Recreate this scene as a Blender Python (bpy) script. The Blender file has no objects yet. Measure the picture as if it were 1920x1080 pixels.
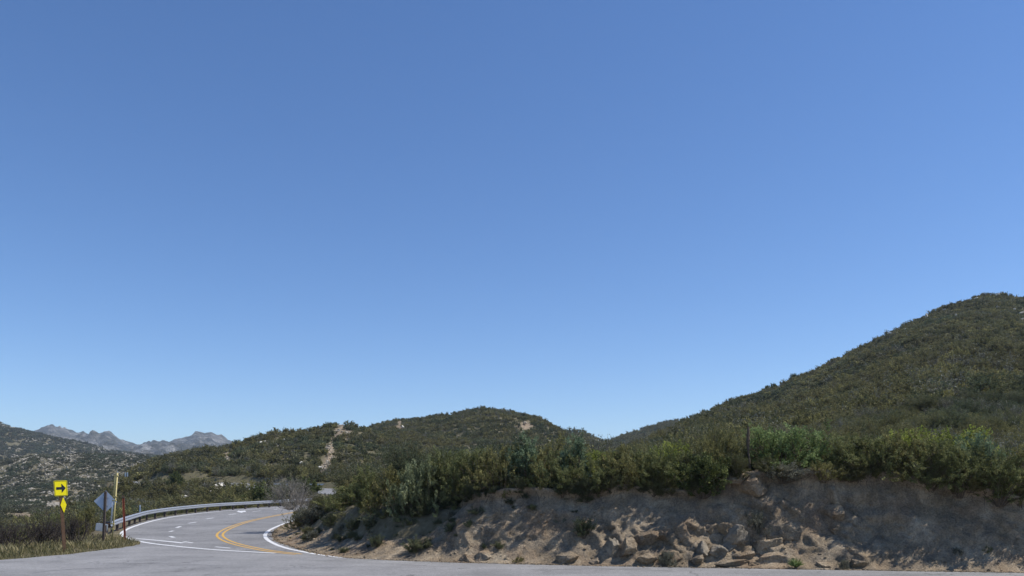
import bpy, bmesh, math, random
import numpy as np
from mathutils import Vector, Matrix, geometry
R = math.radians
scene = bpy.context.scene
COL = scene.collection
F = 1500.0; HY = 930.0; CH = 2.4          # focal length in photo pixels, horizon row, eye height

# ------------------------------------------------------------------ camera
cam = bpy.data.cameras.new('camera'); cam.lens = 36*F/1920; cam.sensor_width = 36
cam.shift_y = (HY-540)/1920; cam.clip_start = 0.2; cam.clip_end = 30000
camo = bpy.data.objects.new('camera', cam); COL.objects.link(camo)
camo.location = (0, 0, CH); camo.rotation_euler = (R(90), 0, 0)
scene.camera = camo
# ------------------------------------------------------------------ light
SUN_EL = R(55); SUN_AZ = R(-1)            # azimuth measured from +X towards +Y
sdir = Vector((math.cos(SUN_EL)*math.cos(SUN_AZ), math.cos(SUN_EL)*math.sin(SUN_AZ), math.sin(SUN_EL)))
sun = bpy.data.lights.new('sun', 'SUN'); sun.energy = 5.0; sun.angle = R(0.5); sun.color = (1, .955, .88)
suno = bpy.data.objects.new('sun', sun); COL.objects.link(suno)
suno.rotation_euler = sdir.to_track_quat('Z', 'Y').to_euler(); suno.location = (0, 0, 50)
w = bpy.data.worlds.new('World'); scene.world = w; w.use_nodes = True
nt = w.node_tree; nt.nodes.clear()
sky = nt.nodes.new('ShaderNodeTexSky'); sky.sky_type = 'NISHITA'; sky.sun_disc = False
sky.sun_elevation = SUN_EL; sky.sun_rotation = R(90)-SUN_AZ
sky.altitude = 1500; sky.air_density = 1.0; sky.dust_density = 0.15; sky.ozone_density = 3.0
hs = nt.nodes.new('ShaderNodeHueSaturation'); hs.inputs['Hue'].default_value = .506; hs.inputs['Saturation'].default_value = 1.19
bg = nt.nodes.new('ShaderNodeBackground'); bg.inputs[1].default_value = 0.132
out = nt.nodes.new('ShaderNodeOutputWorld')
nt.links.new(sky.outputs[0], hs.inputs['Color']); nt.links.new(hs.outputs[0], bg.inputs[0]); nt.links.new(bg.outputs[0], out.inputs[0])
vs = scene.view_settings; vs.view_transform = 'Standard'; vs.look = 'None'; vs.gamma = 1; vs.exposure = 0.2
vs.use_curve_mapping = False
scene.cycles.max_bounces = 6; scene.cycles.transparent_max_bounces = 4
scene.cycles.diffuse_bounces = 3

# ------------------------------------------------------------------ helpers
def hsh(ix, iy, iz, seed):
    n = (ix*374761393 + iy*668265263 + iz*2147483647 + seed*1274126177) & 0xFFFFFFFF
    n = ((n ^ (n >> 13))*1274126177) & 0xFFFFFFFF
    return ((n ^ (n >> 16)) & 0xFFFF)/65535.0
def vnoise(x, y, z=0.0, seed=0):
    x = np.asarray(x, float); y = np.asarray(y, float); z = np.asarray(z, float) + np.zeros_like(x)
    ix = np.floor(x).astype(np.int64); iy = np.floor(y).astype(np.int64); iz = np.floor(z).astype(np.int64)
    fx = x-ix; fy = y-iy; fz = z-iz
    fx = fx*fx*(3-2*fx); fy = fy*fy*(3-2*fy); fz = fz*fz*(3-2*fz)
    r = 0
    for a in (0, 1):
        for b in (0, 1):
            for c in (0, 1):
                wgt = (fx if a else 1-fx)*(fy if b else 1-fy)*(fz if c else 1-fz)
                r = r + wgt*hsh(ix+a, iy+b, iz+c, seed)
    return r*2-1
def fbm(x, y, z=0.0, oct=4, seed=0, ridged=False):
    s = 0; a = 1.0; t = 0
    for k in range(oct):
        n = vnoise(x, y, z, seed+k*17)
        if ridged: n = 1-2*np.abs(n)
        s = s+a*n; t += a
        a *= 0.5; x = x*2.03+3.1; y = y*2.03+1.7; z = np.asarray(z)*2.03+5.3
    return s/t
def worley(x, y, seed=0):
    ix = np.floor(x).astype(np.int64); iy = np.floor(y).astype(np.int64); d1 = np.full(x.shape, 9.0); d2 = d1.copy(); idv = np.zeros(x.shape)
    for a in (-1, 0, 1):
        for b in (-1, 0, 1):
            cx = ix+a+hsh(ix+a, iy+b, 0, seed); cy = iy+b+hsh(ix+a, iy+b, 1, seed); d = np.hypot(x-cx, y-cy); h_ = hsh(ix+a, iy+b, 2, seed)
            n_ = d < d1; d2 = np.where(n_, d1, np.minimum(d2, d)); idv = np.where(n_, h_, idv); d1 = np.where(n_, d, d1)
    return d1, d2, idv
def sstep(a, b, x):
    t = np.clip((x-a)/(b-a), 0, 1); return t*t*(3-2*t)
def gz(D):
    D = np.asarray(D, float)
    return 0.024*np.clip(D-33, 0, 57) + 0.04*np.clip(D-90, 0, None)
def P(x, y):                               # photo pixel on the ground -> world XY
    if y >= 1039: D = 3600/(y-930)
    elif y >= 947: D = 4788/(y-894)
    else: D = 6948/(y-870)
    return ((x-960)/F*D, D)
def tag(o, label=None, cat=None, group=None, kind=None):
    if label: o['label'] = label
    if cat: o['category'] = cat
    if group: o['group'] = group
    if kind: o['kind'] = kind
    return o
def link(name, me, parent=None, mats=()):
    o = bpy.data.objects.new(name, me); COL.objects.link(o); o.parent = parent
    for m in mats:
        if m.name not in me.materials: me.materials.append(m)
    return o
def empty(name, loc=(0, 0, 0)):
    o = bpy.data.objects.new(name, None); COL.objects.link(o); o.location = loc; o.empty_display_size = .3
    return o
def mesh_np(name, V, Fc, mats=(), smooth=False, mi=None, attr=None):
    """V (n,3), Fc list/array of equal-size faces or list of (array) groups"""
    me = bpy.data.meshes.new(name)
    groups = Fc if isinstance(Fc, list) else [Fc]
    tot = sum(g.shape[0] for g in groups)
    loops = np.concatenate([g.reshape(-1) for g in groups]).astype(np.int32)
    sizes = np.concatenate([np.full(g.shape[0], g.shape[1]) for g in groups])
    starts = np.concatenate([[0], np.cumsum(sizes)[:-1]]).astype(np.int32)
    me.vertices.add(len(V)); me.vertices.foreach_set('co', np.asarray(V, np.float32).reshape(-1))
    me.loops.add(len(loops)); me.loops.foreach_set('vertex_index', loops)
    me.polygons.add(tot); me.polygons.foreach_set('loop_start', starts)
    me.polygons.foreach_set('loop_total', sizes.astype(np.int32))
    if mi is not None: me.polygons.foreach_set('material_index', np.asarray(mi, np.int32))
    me.polygons.foreach_set('use_smooth', np.full(tot, smooth))
    for m in mats: me.materials.append(m)
    if attr:
        for k, v in attr.items():
            a = me.attributes.new(k, 'FLOAT', 'POINT'); a.data.foreach_set('value', np.asarray(v, np.float32))
    me.update(calc_edges=True); me.validate()
    return me

class NT:                                   # tiny node helper
    def __init__(s, name):
        s.m = bpy.data.materials.new(name); s.m.use_nodes = True; s.t = s.m.node_tree; s.t.nodes.clear()
        s.out = s.n('ShaderNodeOutputMaterial'); s.b = s.n('ShaderNodeBsdfPrincipled')
        s.l(s.b.outputs[0], s.out.inputs[0])
    def n(s, ty, **k):
        x = s.t.nodes.new(ty)
        for a, b in k.items(): setattr(x, a, b)
        return x
    def l(s, a, b): s.t.links.new(a, b)
    def noise(s, scale, detail=4, rough=.55, vec=None, dist=0):
        x = s.n('ShaderNodeTexNoise'); x.inputs['Scale'].default_value = scale; x.inputs['Detail'].default_value = detail
        x.inputs['Roughness'].default_value = rough; x.inputs['Distortion'].default_value = dist
        if vec: s.l(vec, x.inputs['Vector'])
        return x.outputs[0]
    def pos(s, scale=(1, 1, 1), rot=(0, 0, 0)):
        g = s.n('ShaderNodeNewGeometry'); mp = s.n('ShaderNodeMapping'); mp.inputs['Scale'].default_value = scale
        mp.inputs['Rotation'].default_value = rot
        s.l(g.outputs['Position'], mp.inputs[0]); return mp.outputs[0]
    def obj(s, scale=(1, 1, 1)):
        g = s.n('ShaderNodeTexCoord'); mp = s.n('ShaderNodeMapping'); mp.inputs['Scale'].default_value = scale
        s.l(g.outputs['Object'], mp.inputs[0]); return mp.outputs[0]
    def ramp(s, fac, stops):
        r = s.n('ShaderNodeValToRGB'); e = r.color_ramp.elements
        while len(e) < len(stops): e.new(.5)
        for i, (p, c) in enumerate(stops):
            e[i].position = p; e[i].color = (c, c, c, 1) if isinstance(c, (int, float)) else (*c, 1)
        s.l(fac, r.inputs[0]); return r.outputs[0]
    def mix(s, fac, a, b, mode='MIX'):
        x = s.n('ShaderNodeMix', data_type='RGBA', blend_type=mode)
        for v, i in ((fac, 0), (a, 6), (b, 7)):
            if isinstance(v, (int, float)): x.inputs[i].default_value = v
            elif isinstance(v, tuple): x.inputs[i].default_value = (*v, 1)
            else: s.l(v, x.inputs[i])
        return x.outputs[2]
    def math(s, op, a, b=0.0):
        x = s.n('ShaderNodeMath', operation=op)
        for v, i in ((a, 0), (b, 1)):
            if isinstance(v, (int, float)): x.inputs[i].default_value = v
            else: s.l(v, x.inputs[i])
        return x.outputs[0]
    def attr(s, name):
        a = s.n('ShaderNodeAttribute'); a.attribute_name = name; return a.outputs['Fac']
    def bump(s, h, strength=.5, dist=.02):
        x = s.n('ShaderNodeBump'); x.inputs['Strength'].default_value = strength; x.inputs['Distance'].default_value = dist
        s.l(h, x.inputs['Height']); s.l(x.outputs[0], s.b.inputs['Normal'])
    def col(s, c, rough=.8, metal=0, spec=.3):
        if isinstance(c, tuple): s.b.inputs['Base Color'].default_value = (*c, 1)
        else: s.l(c, s.b.inputs['Base Color'])
        s.b.inputs['Roughness'].default_value = rough; s.b.inputs['Metallic'].default_value = metal
        s.b.inputs['Specular IOR Level'].default_value = spec
        return s.m

# ------------------------------------------------------------------ materials
def m_asphalt(gain=1.0):
    t = NT('asphalt'); p = t.pos()
    g = t.noise(38, 3, .8, p); big = t.noise(.35, 5, .6, p)
    strk = t.noise(1.0, 5, .65, t.pos((.12, 1.6, 1)))
    c = t.ramp(g, [(.28, (.1, .098, .1)), (.5, (.205, .201, .199)), (.74, (.4, .393, .385))])
    c = t.mix(.8, c, t.ramp(t.noise(7, 4, .8, p), [(.3, .68), (.7, 1.22)]), 'MULTIPLY')
    c = t.mix(.85, c, t.ramp(big, [(.3, .7), (.7, 1.15)]), 'MULTIPLY')
    c = t.mix(.7, c, t.ramp(strk, [(.3, .82), (.7, 1.1)]), 'MULTIPLY')
    v = t.n('ShaderNodeTexVoronoi', feature='DISTANCE_TO_EDGE'); v.inputs['Scale'].default_value = .22
    wv = t.n('ShaderNodeMix', data_type='RGBA', blend_type='LINEAR_LIGHT'); wv.inputs[0].default_value = .9
    nz = t.n('ShaderNodeTexNoise'); nz.inputs['Scale'].default_value = 1.2; nz.inputs['Detail'].default_value = 5; t.l(p, nz.inputs['Vector'])
    t.l(p, wv.inputs[6]); t.l(nz.outputs['Color'], wv.inputs[7]); t.l(wv.outputs[2], v.inputs['Vector'])
    crack = t.ramp(v.outputs['Distance'], [(.003, .3), (.011, 1.0)])
    c = t.mix(t.ramp(t.noise(.5, 2, .5, p), [(.45, 0.0), (.6, .7)]), c, t.mix(1.0, c, crack, 'MULTIPLY'))
    if gain != 1: c = t.mix(1.0, c, (gain, gain, gain), 'MULTIPLY')
    t.bump(g, .5, .01); return t.col(c, .85)
def m_paint(name, c, lo=.2):
    t = NT(name); p = t.pos()
    n = t.noise(14, 5, .75, p); wear = t.ramp(n, [(.3, 0.0), (.46, 1.0)])
    c2 = t.mix(t.noise(.8, 3, .6, p), c, tuple(x*.78 for x in c))
    return t.col(t.mix(t.math('MULTIPLY', wear, .93), (.16, .16, .165), c2), .7)
def m_soil():
    t = NT('hillside_soil'); p = t.pos()
    n = t.noise(.16, 8, .7, p); n2 = t.noise(1.3, 5, .7, p)
    c = t.ramp(n, [(.3, (.07, .07, .036)), (.5, (.115, .105, .06)), (.68, (.19, .165, .11))])
    c = t.mix(t.ramp(n2, [(.4, 0.0), (.62, .6)]), c, (.10, .085, .055))
    b = t.ramp(t.noise(.9, 6, .75, p), [(.35, (.17, .13, .09)), (.6, (.27, .215, .155)), (.75, (.36, .31, .24))])
    c = t.mix(t.attr('bare'), c, b)
    t.bump(n2, .6, .3); return t.col(c, .95, spec=.1)
def m_near_soil():
    t = NT('roadside_soil'); p = t.pos()
    n = t.noise(2.2, 8, .7, p)
    c = t.ramp(n, [(.3, (.07, .06, .035)), (.5, (.13, .11, .07)), (.7, (.2, .17, .115))])
    t.bump(n, .6, .05); return t.col(c, .95, spec=.1)
def m_bank():
    t = NT('decomposed_granite'); p = t.pos()
    n = t.noise(1.1, 8, .68, p); st = t.noise(2.0, 6, .7, t.pos((1, 1, .35), (0, .5, 0)))
    fine = t.noise(16, 5, .75, p)
    c = t.ramp(n, [(.28, (.16, .12, .078)), (.45, (.3, .232, .155)), (.6, (.42, .335, .235)), (.75, (.52, .44, .325))])
    c = t.mix(t.ramp(st, [(.46, 0.0), (.62, .7)]), c, (.17, .145, .115))
    c = t.mix(t.ramp(t.noise(.7, 3, .5, p), [(.52, 0.0), (.66, .4)]), c, (.28, .18, .11))
    c = t.mix(.85, c, t.ramp(fine, [(.3, .45), (.6, 1.15)]), 'MULTIPLY')
    v = t.n('ShaderNodeTexVoronoi', feature='DISTANCE_TO_EDGE'); v.inputs['Scale'].default_value = 1.5
    wv = t.n('ShaderNodeMix', data_type='RGBA', blend_type='LINEAR_LIGHT'); wv.inputs[0].default_value = .35
    nz = t.n('ShaderNodeTexNoise'); nz.inputs['Scale'].default_value = 2.2; nz.inputs['Detail'].default_value = 5; t.l(p, nz.inputs['Vector'])
    t.l(p, wv.inputs[6]); t.l(nz.outputs['Color'], wv.inputs[7]); t.l(wv.outputs[2], v.inputs['Vector'])
    cr = t.ramp(v.outputs['Distance'], [(.0, .0), (.03, 1.0)])
    h = t.math('ADD', t.math('MULTIPLY', fine, .55), t.math('ADD', t.math('MULTIPLY', st, .8), t.math('MULTIPLY', cr, .08)))
    t.bump(h, 1.0, .16); return t.col(c, .95, spec=.1)
def m_rock(name, lo, hi, sc=3):
    t = NT(name); p = t.pos()
    n = t.noise(sc, 8, .7, p); c = t.ramp(n, [(.3, lo), (.62, hi)])
    lic = t.ramp(t.noise(sc*3, 4, .7, p), [(.58, 0.0), (.68, .5)])
    c = t.mix(lic, c, tuple(x*.45 for x in lo))
    t.bump(t.noise(sc*5, 6, .75, p), .9, .05); return t.col(c, .9, spec=.2)
def m_leaf(name, stops, trans=.38, inst=False, shift=None):
    t = NT(name)
    if not inst: stops = [(p, tuple(min(.6, q*1.27) for q in c)) for p, c in stops]
    if inst:
        oi = t.n('ShaderNodeObjectInfo'); c = t.ramp(oi.outputs['Random'], stops)
        pn = t.noise(.02, 3, .5, t.pos())
        c = t.mix(t.ramp(pn, [(.42, 0.0), (.6, .65)]), c, shift or (.075, .082, .03))
        p2 = t.noise(.032, 4, .6, t.pos((1, 1, 1), (0, 0, 1.0)))
        c = t.mix(t.ramp(p2, [(.5, 0.0), (.62, .7)]), c, (.085, .115, .068))
        p3 = t.noise(.05, 3, .6, t.pos((1, 1, 1), (0, 0, 2.1)))
        c = t.mix(.8, c, t.ramp(p3, [(.35, .72), (.65, 1.2)]), 'MULTIPLY')
    else:
        c = t.ramp(t.attr('v'), stops)
    c = t.mix(.8, c, t.ramp(t.attr('v'), [(0.0, .6), (1.0, 1.35)]), 'MULTIPLY')
    t.col(c, .75, spec=.15)
    tr = t.n('ShaderNodeBsdfTranslucent'); t.l(c, tr.inputs[0]); mx = t.n('ShaderNodeMixShader'); mx.inputs[0].default_value = trans
    t.l(t.b.outputs[0], mx.inputs[1]); t.l(tr.outputs[0], mx.inputs[2]); t.l(mx.outputs[0], t.out.inputs[0])
    return t.m
def m_flat(name, c, rough=.6, metal=0, var=.25, sc=6, spec=.3):
    t = NT(name); n = t.noise(sc, 5, .65, t.obj())
    return t.col(t.mix(t.ramp(n, [(.3, 0.0), (.7, 1.0)]), tuple(x*(1-var) for x in c), tuple(min(1, x*(1+var*.6)) for x in c)), rough, metal, spec)

M = dict(
    asphalt=m_asphalt(), white=m_paint('road_paint_white', (.72, .72, .72)), yellow=m_paint('road_paint_yellow', (.62, .36, .06)),
    soil=m_soil(), near=m_near_soil(), bank=m_bank(),
    rock=m_rock('tan_rock', (.19, .15, .105), (.36, .3, .225)), grey=m_rock('grey_rock', (.13, .112, .085), (.3, .255, .195), 2.6),
    pale=m_rock('pale_rock', (.36, .33, .28), (.62, .58, .5), 1.2),
    chamise=m_leaf('chamise_leaf', [(0, (.07, .08, .03)), (.55, (.125, .135, .052)), (1, (.2, .2, .09))]),
    olive=m_leaf('olive_leaf', [(0, (.085, .085, .032)), (.6, (.155, .145, .056)), (1, (.235, .215, .09))]),
    sage=m_leaf('sage_leaf', [(0, (.085, .1, .048)), (.6, (.15, .168, .085)), (1, (.23, .245, .14))]),
    blue=m_leaf('blue_green_leaf', [(0, (.065, .09, .05)), (.6, (.11, .15, .085)), (1, (.17, .215, .13))]),
    lime=m_leaf('yellow_green_leaf', [(0, (.11, .13, .028)), (.6, (.2, .225, .05)), (1, (.3, .31, .085))]),
    oak=m_leaf('dark_oak_leaf', [(0, (.04, .052, .02)), (.65, (.075, .09, .032)), (1, (.18, .185, .06))]),
    green=m_leaf('mid_green_leaf', [(0, (.075, .105, .034)), (.6, (.135, .18, .065)), (1, (.22, .265, .11))]),
    grey_leaf=m_leaf('grey_leaf', [(0, (.075, .08, .055)), (.6, (.135, .135, .1)), (1, (.21, .205, .16))]),
    far=m_leaf('chaparral_leaf', [(0, (.06, .066, .03)), (.3, (.105, .11, .046)), (.5, (.16, .148, .062)), (.8, (.14, .142, .078)), (1, (.23, .2, .08))], .35, True, (.165, .15, .062)),
    farL=m_leaf('dry_scrub_leaf', [(0, (.06, .066, .036)), (.4, (.095, .1, .055)), (.75, (.12, .122, .075)), (1, (.16, .152, .1))], .25, True, (.11, .11, .075)),
    twig=m_flat('bark', (.12, .09, .065), .9), deadtwig=m_flat('burnt_bark', (.045, .036, .032), .9), greytwig=m_flat('grey_bark', (.24, .215, .185), .9),
    grass=m_leaf('grass_blade', [(0, (.075, .085, .035)), (.45, (.18, .16, .08)), (1, (.38, .32, .19))], .35),
    steel=m_flat('galvanised_steel', (.5, .52, .55), .42, .7, .12), steel2=m_flat('aluminium_sign_back', (.48, .54, .64), .5, .15, .08, 2),
    wood=m_flat('treated_timber', (.13, .075, .045), .85, 0, .35, 9), postdark=m_flat('dark_timber', (.085, .065, .055), .85, 0, .3, 8),
    signy=m_flat('sign_yellow', (.92, .76, .0), .45, 0, .04, 3, .4), black=m_flat('sign_black', (.015, .017, .03), .5, 0, .1),
    poley=m_flat('faded_yellow_paint', (.5, .42, .19), .55, 0, .2, 5), polew=m_flat('faded_white_tube', (.6, .6, .6), .5, 0, .12, 5),
    rust=m_flat('red_painted_steel', (.25, .065, .035), .7, 0, .3, 9), white_sign=m_flat('sign_white', (.7, .7, .7), .5, 0, .05),
)

# ------------------------------------------------------------------ plan of the place
front = [(2500, 1083), (1920, 1073.5), (1540, 1067.5), (1140, 1061), (1000, 1058), (780, 1052), (630, 1044.5), (591, 1035), (552, 1025), (521, 1013), (516, 1000), (533, 984)]
TOE = [P(*a) for a in front] + [(-15.3, 62), (-14, 73), (-12, 86), (-10.5, 100), (-11.5, 114), (-16, 128), (-24, 140), (-36, 153), (-46, 168), (-56, 186), (-66, 198), (-80, 204), (-92, 205), (-96, 209), (-97, 214.5)]
rail_px = [(207, 1004), (217, 998), (250, 985), (278, 975), (333, 966), (400, 958.5), (463, 954.5), (540, 949), (585, 945.5)]
RAIL = [P(*a) for a in rail_px]
EDGE = [(-80, 31.5)] + [P(*a) for a in [(-700, 1047), (-200, 1040), (0, 1031), (100, 1022), (170, 1012), (200, 1004.5)]] + \
       [P(x, y-2.2) for x, y in rail_px[1:]] + [(-22, 108), (-26, 119), (-33, 129), (-45, 140), (-56, 156), (-66, 174), (-76, 185), (-89, 189), (-100, 196), (-104, 205), (-104, 214.5)]
PAVE_L = [P(*a) for a in [(-700, 1075), (-100, 1056), (0, 1050.5), (120, 1040), (190, 1032), (235, 1026), (258, 1021.5), (262, 1019.5)]] + \
         [P(*a) for a in [(236, 1012), (224, 1004), (227, 996), (247, 984.5), (290, 972.5), (333, 965.3), (400, 957.2), (463, 952.5), (547, 947.6)]] + [(-21.8, 100), (-21.2, 107), (-25, 117.5), (-32, 128), (-44, 139), (-55, 155), (-65, 173), (-76, 186), (-88, 190), (-98, 196), (-102, 205), (-102, 213.5)]
def sub(pl, step):
    out = []
    for (a, b) in zip(pl[:-1], pl[1:]):
        n = max(1, int(math.dist(a, b)/step))
        for i in range(n): out.append((a[0]+(b[0]-a[0])*i/n, a[1]+(b[1]-a[1])*i/n))
    out.append(pl[-1]); return out
def smooth(pl, it=2):                       # Chaikin
    for _ in range(it):
        q = [pl[0]]
        for a, b in zip(pl[:-1], pl[1:]):
            q += [(a[0]*.75+b[0]*.25, a[1]*.75+b[1]*.25), (a[0]*.25+b[0]*.75, a[1]*.25+b[1]*.75)]
        q.append(pl[-1]); pl = q
    return pl
TOE = smooth(TOE, 2); EDGE = smooth(EDGE, 2)
def dist_poly(X, Y, pl):
    X = np.asarray(X, float); Y = np.asarray(Y, float)
    best = np.full(X.shape, 1e18); sb = np.zeros(X.shape); s0 = 0
    for a, b in zip(pl[:-1], pl[1:]):
        dx, dy = b[0]-a[0], b[1]-a[1]; L2 = dx*dx+dy*dy; L = math.sqrt(L2)
        if L == 0: continue
        t = np.clip(((X-a[0])*dx+(Y-a[1])*dy)/L2, 0, 1)
        d = (X-a[0]-t*dx)**2+(Y-a[1]-t*dy)**2
        m = d < best; best = np.where(m, d, best); sb = np.where(m, s0+t*L, sb); s0 += L
    return np.sqrt(best), sb
def inside(X, Y, poly):
    r = np.zeros(np.shape(X), bool); n = len(poly)
    for i in range(n):
        x1, y1 = poly[i]; x2, y2 = poly[(i+1) % n]
        if y1 == y2: continue
        c = ((y1 > Y) != (y2 > Y)) & (X < (x2-x1)*(Y-y1)/(y2-y1)+x1)
        r ^= c
    return r
HILLPOLY = TOE + [(-97, 215), (-9000, 215), (-9000, 20000), (20000, 20000), (20000, TOE[0][1])]
VALPOLY = [(-9000, 31.5)] + EDGE + [(-104, 215), (-9000, 215)]
toe_np = np.array(TOE); toe_s = np.concatenate([[0], np.cumsum(np.hypot(*np.diff(toe_np, axis=0).T))])
def s_of_x(x):                              # arclength on the front toe at photo column x
    col = 960+F*toe_np[:, 0]/toe_np[:, 1]; k = int(np.argmin(toe_np[:, 1]*0+np.abs(toe_s-40)*0+col)) ; k = max(k, 4)
    return float(np.interp(-x, -col[:k+1], toe_s[:k+1]))
hc_tab = [(2500, 2.3), (1920, 2.45), (1800, 2.85), (1700, 3.15), (1560, 3.3), (1480, 3.3), (1400, 3.25), (1330, 2.95), (1290, 2.75), (1140, 2.75), (960, 2.75), (880, 2.6), (820, 2.35), (770, 2.05), (700, 1.6), (640, 1.1), (600, .85), (570, .65), (535, .5)]
hc_s = [s_of_x(x) for x, _ in hc_tab] + [toe_s[-1]*.35, toe_s[-1]]
hc_v = [h for _, h in hc_tab] + [.9, 1.6]
def Hc(s): return np.interp(s, hc_s, hc_v)
S1, S2 = s_of_x(900), s_of_x(700)
def Run(s): return Hc(s)*(0.72+1.1*sstep(S1, S2, s))

# ridge lines (photo column, row) at a distance
def ridge(tab): a = np.array(tab, float); return lambda x: np.interp(x, a[:, 0], a[:, 1])
rB = ridge([(-700, 1200), (-100, 1000), (100, 960), (200, 925), (232, 903), (250, 886), (270, 873), (300, 861), (350, 851), (400, 842), (440, 834), (480, 821), (520, 811), (560, 807), (600, 801), (625, 796), (640, 794), (655, 797), (690, 804), (720, 815), (780, 835), (900, 880), (1100, 960)])
rC = ridge([(-300, 1150), (400, 900), (560, 840), (640, 815), (690, 801), (730, 792), (800, 784), (850, 775), (880, 769), (915, 765), (940, 769), (980, 775), (1010, 785), (1040, 801), (1060, 812), (1100, 835), (1150, 870), (1250, 930)])
rC2 = ridge([(300, 1100), (900, 870), (1040, 812), (1065, 809), (1090, 810), (1115, 820), (1140, 836), (1200, 880)])
rC3 = ridge([(400, 1100), (1000, 880), (1140, 828), (1180, 814), (1215, 804), (1250, 791), (1285, 787), (1330, 786), (1500, 800)])
rD = ridge([(-400, 1500), (500, 1300), (1050, 910), (1140, 868), (1200, 836), (1250, 811), (1290, 790), (1320, 776), (1380, 749), (1450, 731), (1490, 714), (1520, 704), (1550, 689), (1600, 662), (1650, 635), (1700, 609), (1730, 595), (1760, 583), (1800, 568), (1840, 558), (1870, 555), (1920, 561), (2000, 575), (2300, 640)])
rF = ridge([(-600, 840), (-200, 850), (0, 864), (40, 856), (70, 852), (150, 850), (250, 853), (300, 860), (350, 870), (600, 900)])
rG = ridge([(-600, 740), (-100, 775), (0, 796), (20, 803), (50, 810), (100, 821), (150, 831), (200, 844), (260, 851), (330, 856), (600, 880)])
rH = ridge([(-600, 790), (-100, 830), (0, 824), (60, 809), (75, 802), (92, 796), (98, 793), (108, 798), (130, 804), (160, 815), (185, 813), (195, 811), (205, 814), (220, 824), (240, 833), (265, 836), (300, 833), (330, 829), (345, 827), (360, 820), (372, 813.5), (385, 816), (397, 812.5), (415, 820), (430, 828), (450, 834), (520, 850), (700, 870), (2500, 860)])
def layer(x, D, rf, Dr, Df, zf, ex, back=.35, amp=0, nsc=1, X=None, Y=None, seed=0, ridged=False):
    Zr = CH+(HY-rf(x))/F*Dr
    t = (D-Df)/(Dr-Df)
    z = np.where(t < 0, zf+np.maximum(Zr-zf, 0)*t*.6-(-t)*8, zf+(Zr-zf)*np.clip(t, 0, 1)**ex)
    z = np.where(D > Dr, Zr-(D-Dr)*back, z)
    if amp:
        z = z+amp*(fbm(X/nsc, Y/nsc, 0, 5, seed, ridged)-(.35 if ridged else 0))*(np.clip(t*3, 0, 1))*(1-.82*np.exp(-((D-Dr)/(Dr*(.22 if ridged else .06)))**2))
    return z
def hills_near(x, D, X, Y):
    cut = 2.4*(sstep(283, 300, x)*(1-sstep(385, 405, x))+sstep(440, 455, x)*(1-sstep(490, 505, x))+.8*sstep(555, 570, x)*(1-sstep(615, 630, x)))
    fall = np.clip(262-x, 0, 900)
    zb = layer(x, D, rB, 300.0, 207.0, 6.1+cut-.085*fall, .95, .3, 3.2, 30, X, Y, 3)
    zc = layer(x, D, rC, 480.0, 225.0, 7.0-.13*fall, 1.05, .3, 7, 60, X, Y, 8)
    zd = layer(x, D, rD, 330+(x-1300)*.08, 36.0, 3.0, 1.25, .3, 4.5, 45, X, Y, 5)
    zc2 = layer(x, D, rC2, 720.0, 480.0, 0.0, 1, .4); zc3 = layer(x, D, rC3, 900.0, 480.0, 0.0, 1, .4)
    return np.maximum.reduce([zb, zc, zd, zc2, zc3]), zb
def T(X, Y, detail=True):
    X = np.asarray(X, float); Y = np.asarray(Y, float); D = np.maximum(Y, 1.0); x = 960+F*X/D
    g = gz(D); hn, zb = hills_near(x, D, X, Y)
    dt, s = dist_poly(X, Y, TOE); ins = inside(X, Y, HILLPOLY)
    de, _ = dist_poly(X, Y, EDGE); val = inside(X, Y, VALPOLY)
    plat = g+Hc(s)+.053*np.minimum(dt, 45)-.03*np.clip(dt-60, 0, 100)+.35*fbm(X/5, Y/5, 0, 3, 31)
    rin = Run(s)
    inn = np.maximum(hn, np.where(D < 215, plat, -99)); zin = g+(inn-g)*sstep(0, 1, dt/np.maximum(rin, .5))
    floor = -26.0
    dipv = 4.2*sstep(0, 14, de)*(1-sstep(25, 60, de)*1.05) + .8*fbm(X/14, Y/14, 0, 4, 21)*sstep(2, 10, de)
    lf = (np.clip(250-x, 0, 900)/100)**1.9*.72*sstep(45, 110, D)
    b = g-dipv-lf
    b = b+(floor-b)*sstep(128+np.clip(x-60, 0, 190)*.32, 250, D)
    b = np.where(D > 250, floor, b)
    far = np.maximum.reduce([layer(x, D, rF, 700.0, 300.0, -26.0, .9, .25, 11, 70, X, Y, 12), layer(x, D, rG, 1500.0, 760.0, -10.0, 1, .25, 26, 160, X, Y, 14),
                             layer(x, D, rH, 4500.0, 1600.0, 20.0, 1.25, .2, 120, 420, X, Y, 16, True)])
    zout = np.maximum(np.where(D > 150, np.maximum(b, far), b), np.where(D > 203, zb, -99))
    z = np.where(ins, np.where(D > 205, np.maximum(zin, far), zin), np.where(val | (D > 215), zout, g))
    if detail:
        a = np.clip((D-45)/300, 0, 1)
        z = z+np.where(ins & (dt > 6) | val & (de > 6), 1, 0)*a*(.9*fbm(X/6, Y/6, 0, 3, 41)) + np.where(D > 2500, 1, 0)*(34*fbm(X/130, Y/130, 0, 5, 44, True)-5)+ np.where((D > 900)&(D<2500), 1, 0)*4*fbm(X/30, Y/30, 0, 4, 47)
    return z
def Ts(X, Y): return float(T(np.array([X]), np.array([Y]))[0])
_D = np.concatenate([np.arange(28, 260, .6), np.geomspace(260, 6000, 900)])
def hit(x, y):                              # where the line of sight through a photo pixel meets the terrain
    X = (x-960)/F*_D; z = T(X, _D); zz = CH+(HY-y)/F*_D
    k = np.argmax(z > zz)
    if not (z > zz).any(): k = int(np.argmax(z-zz))
    return float(X[k]), float(_D[k]), float(z[k])
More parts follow.
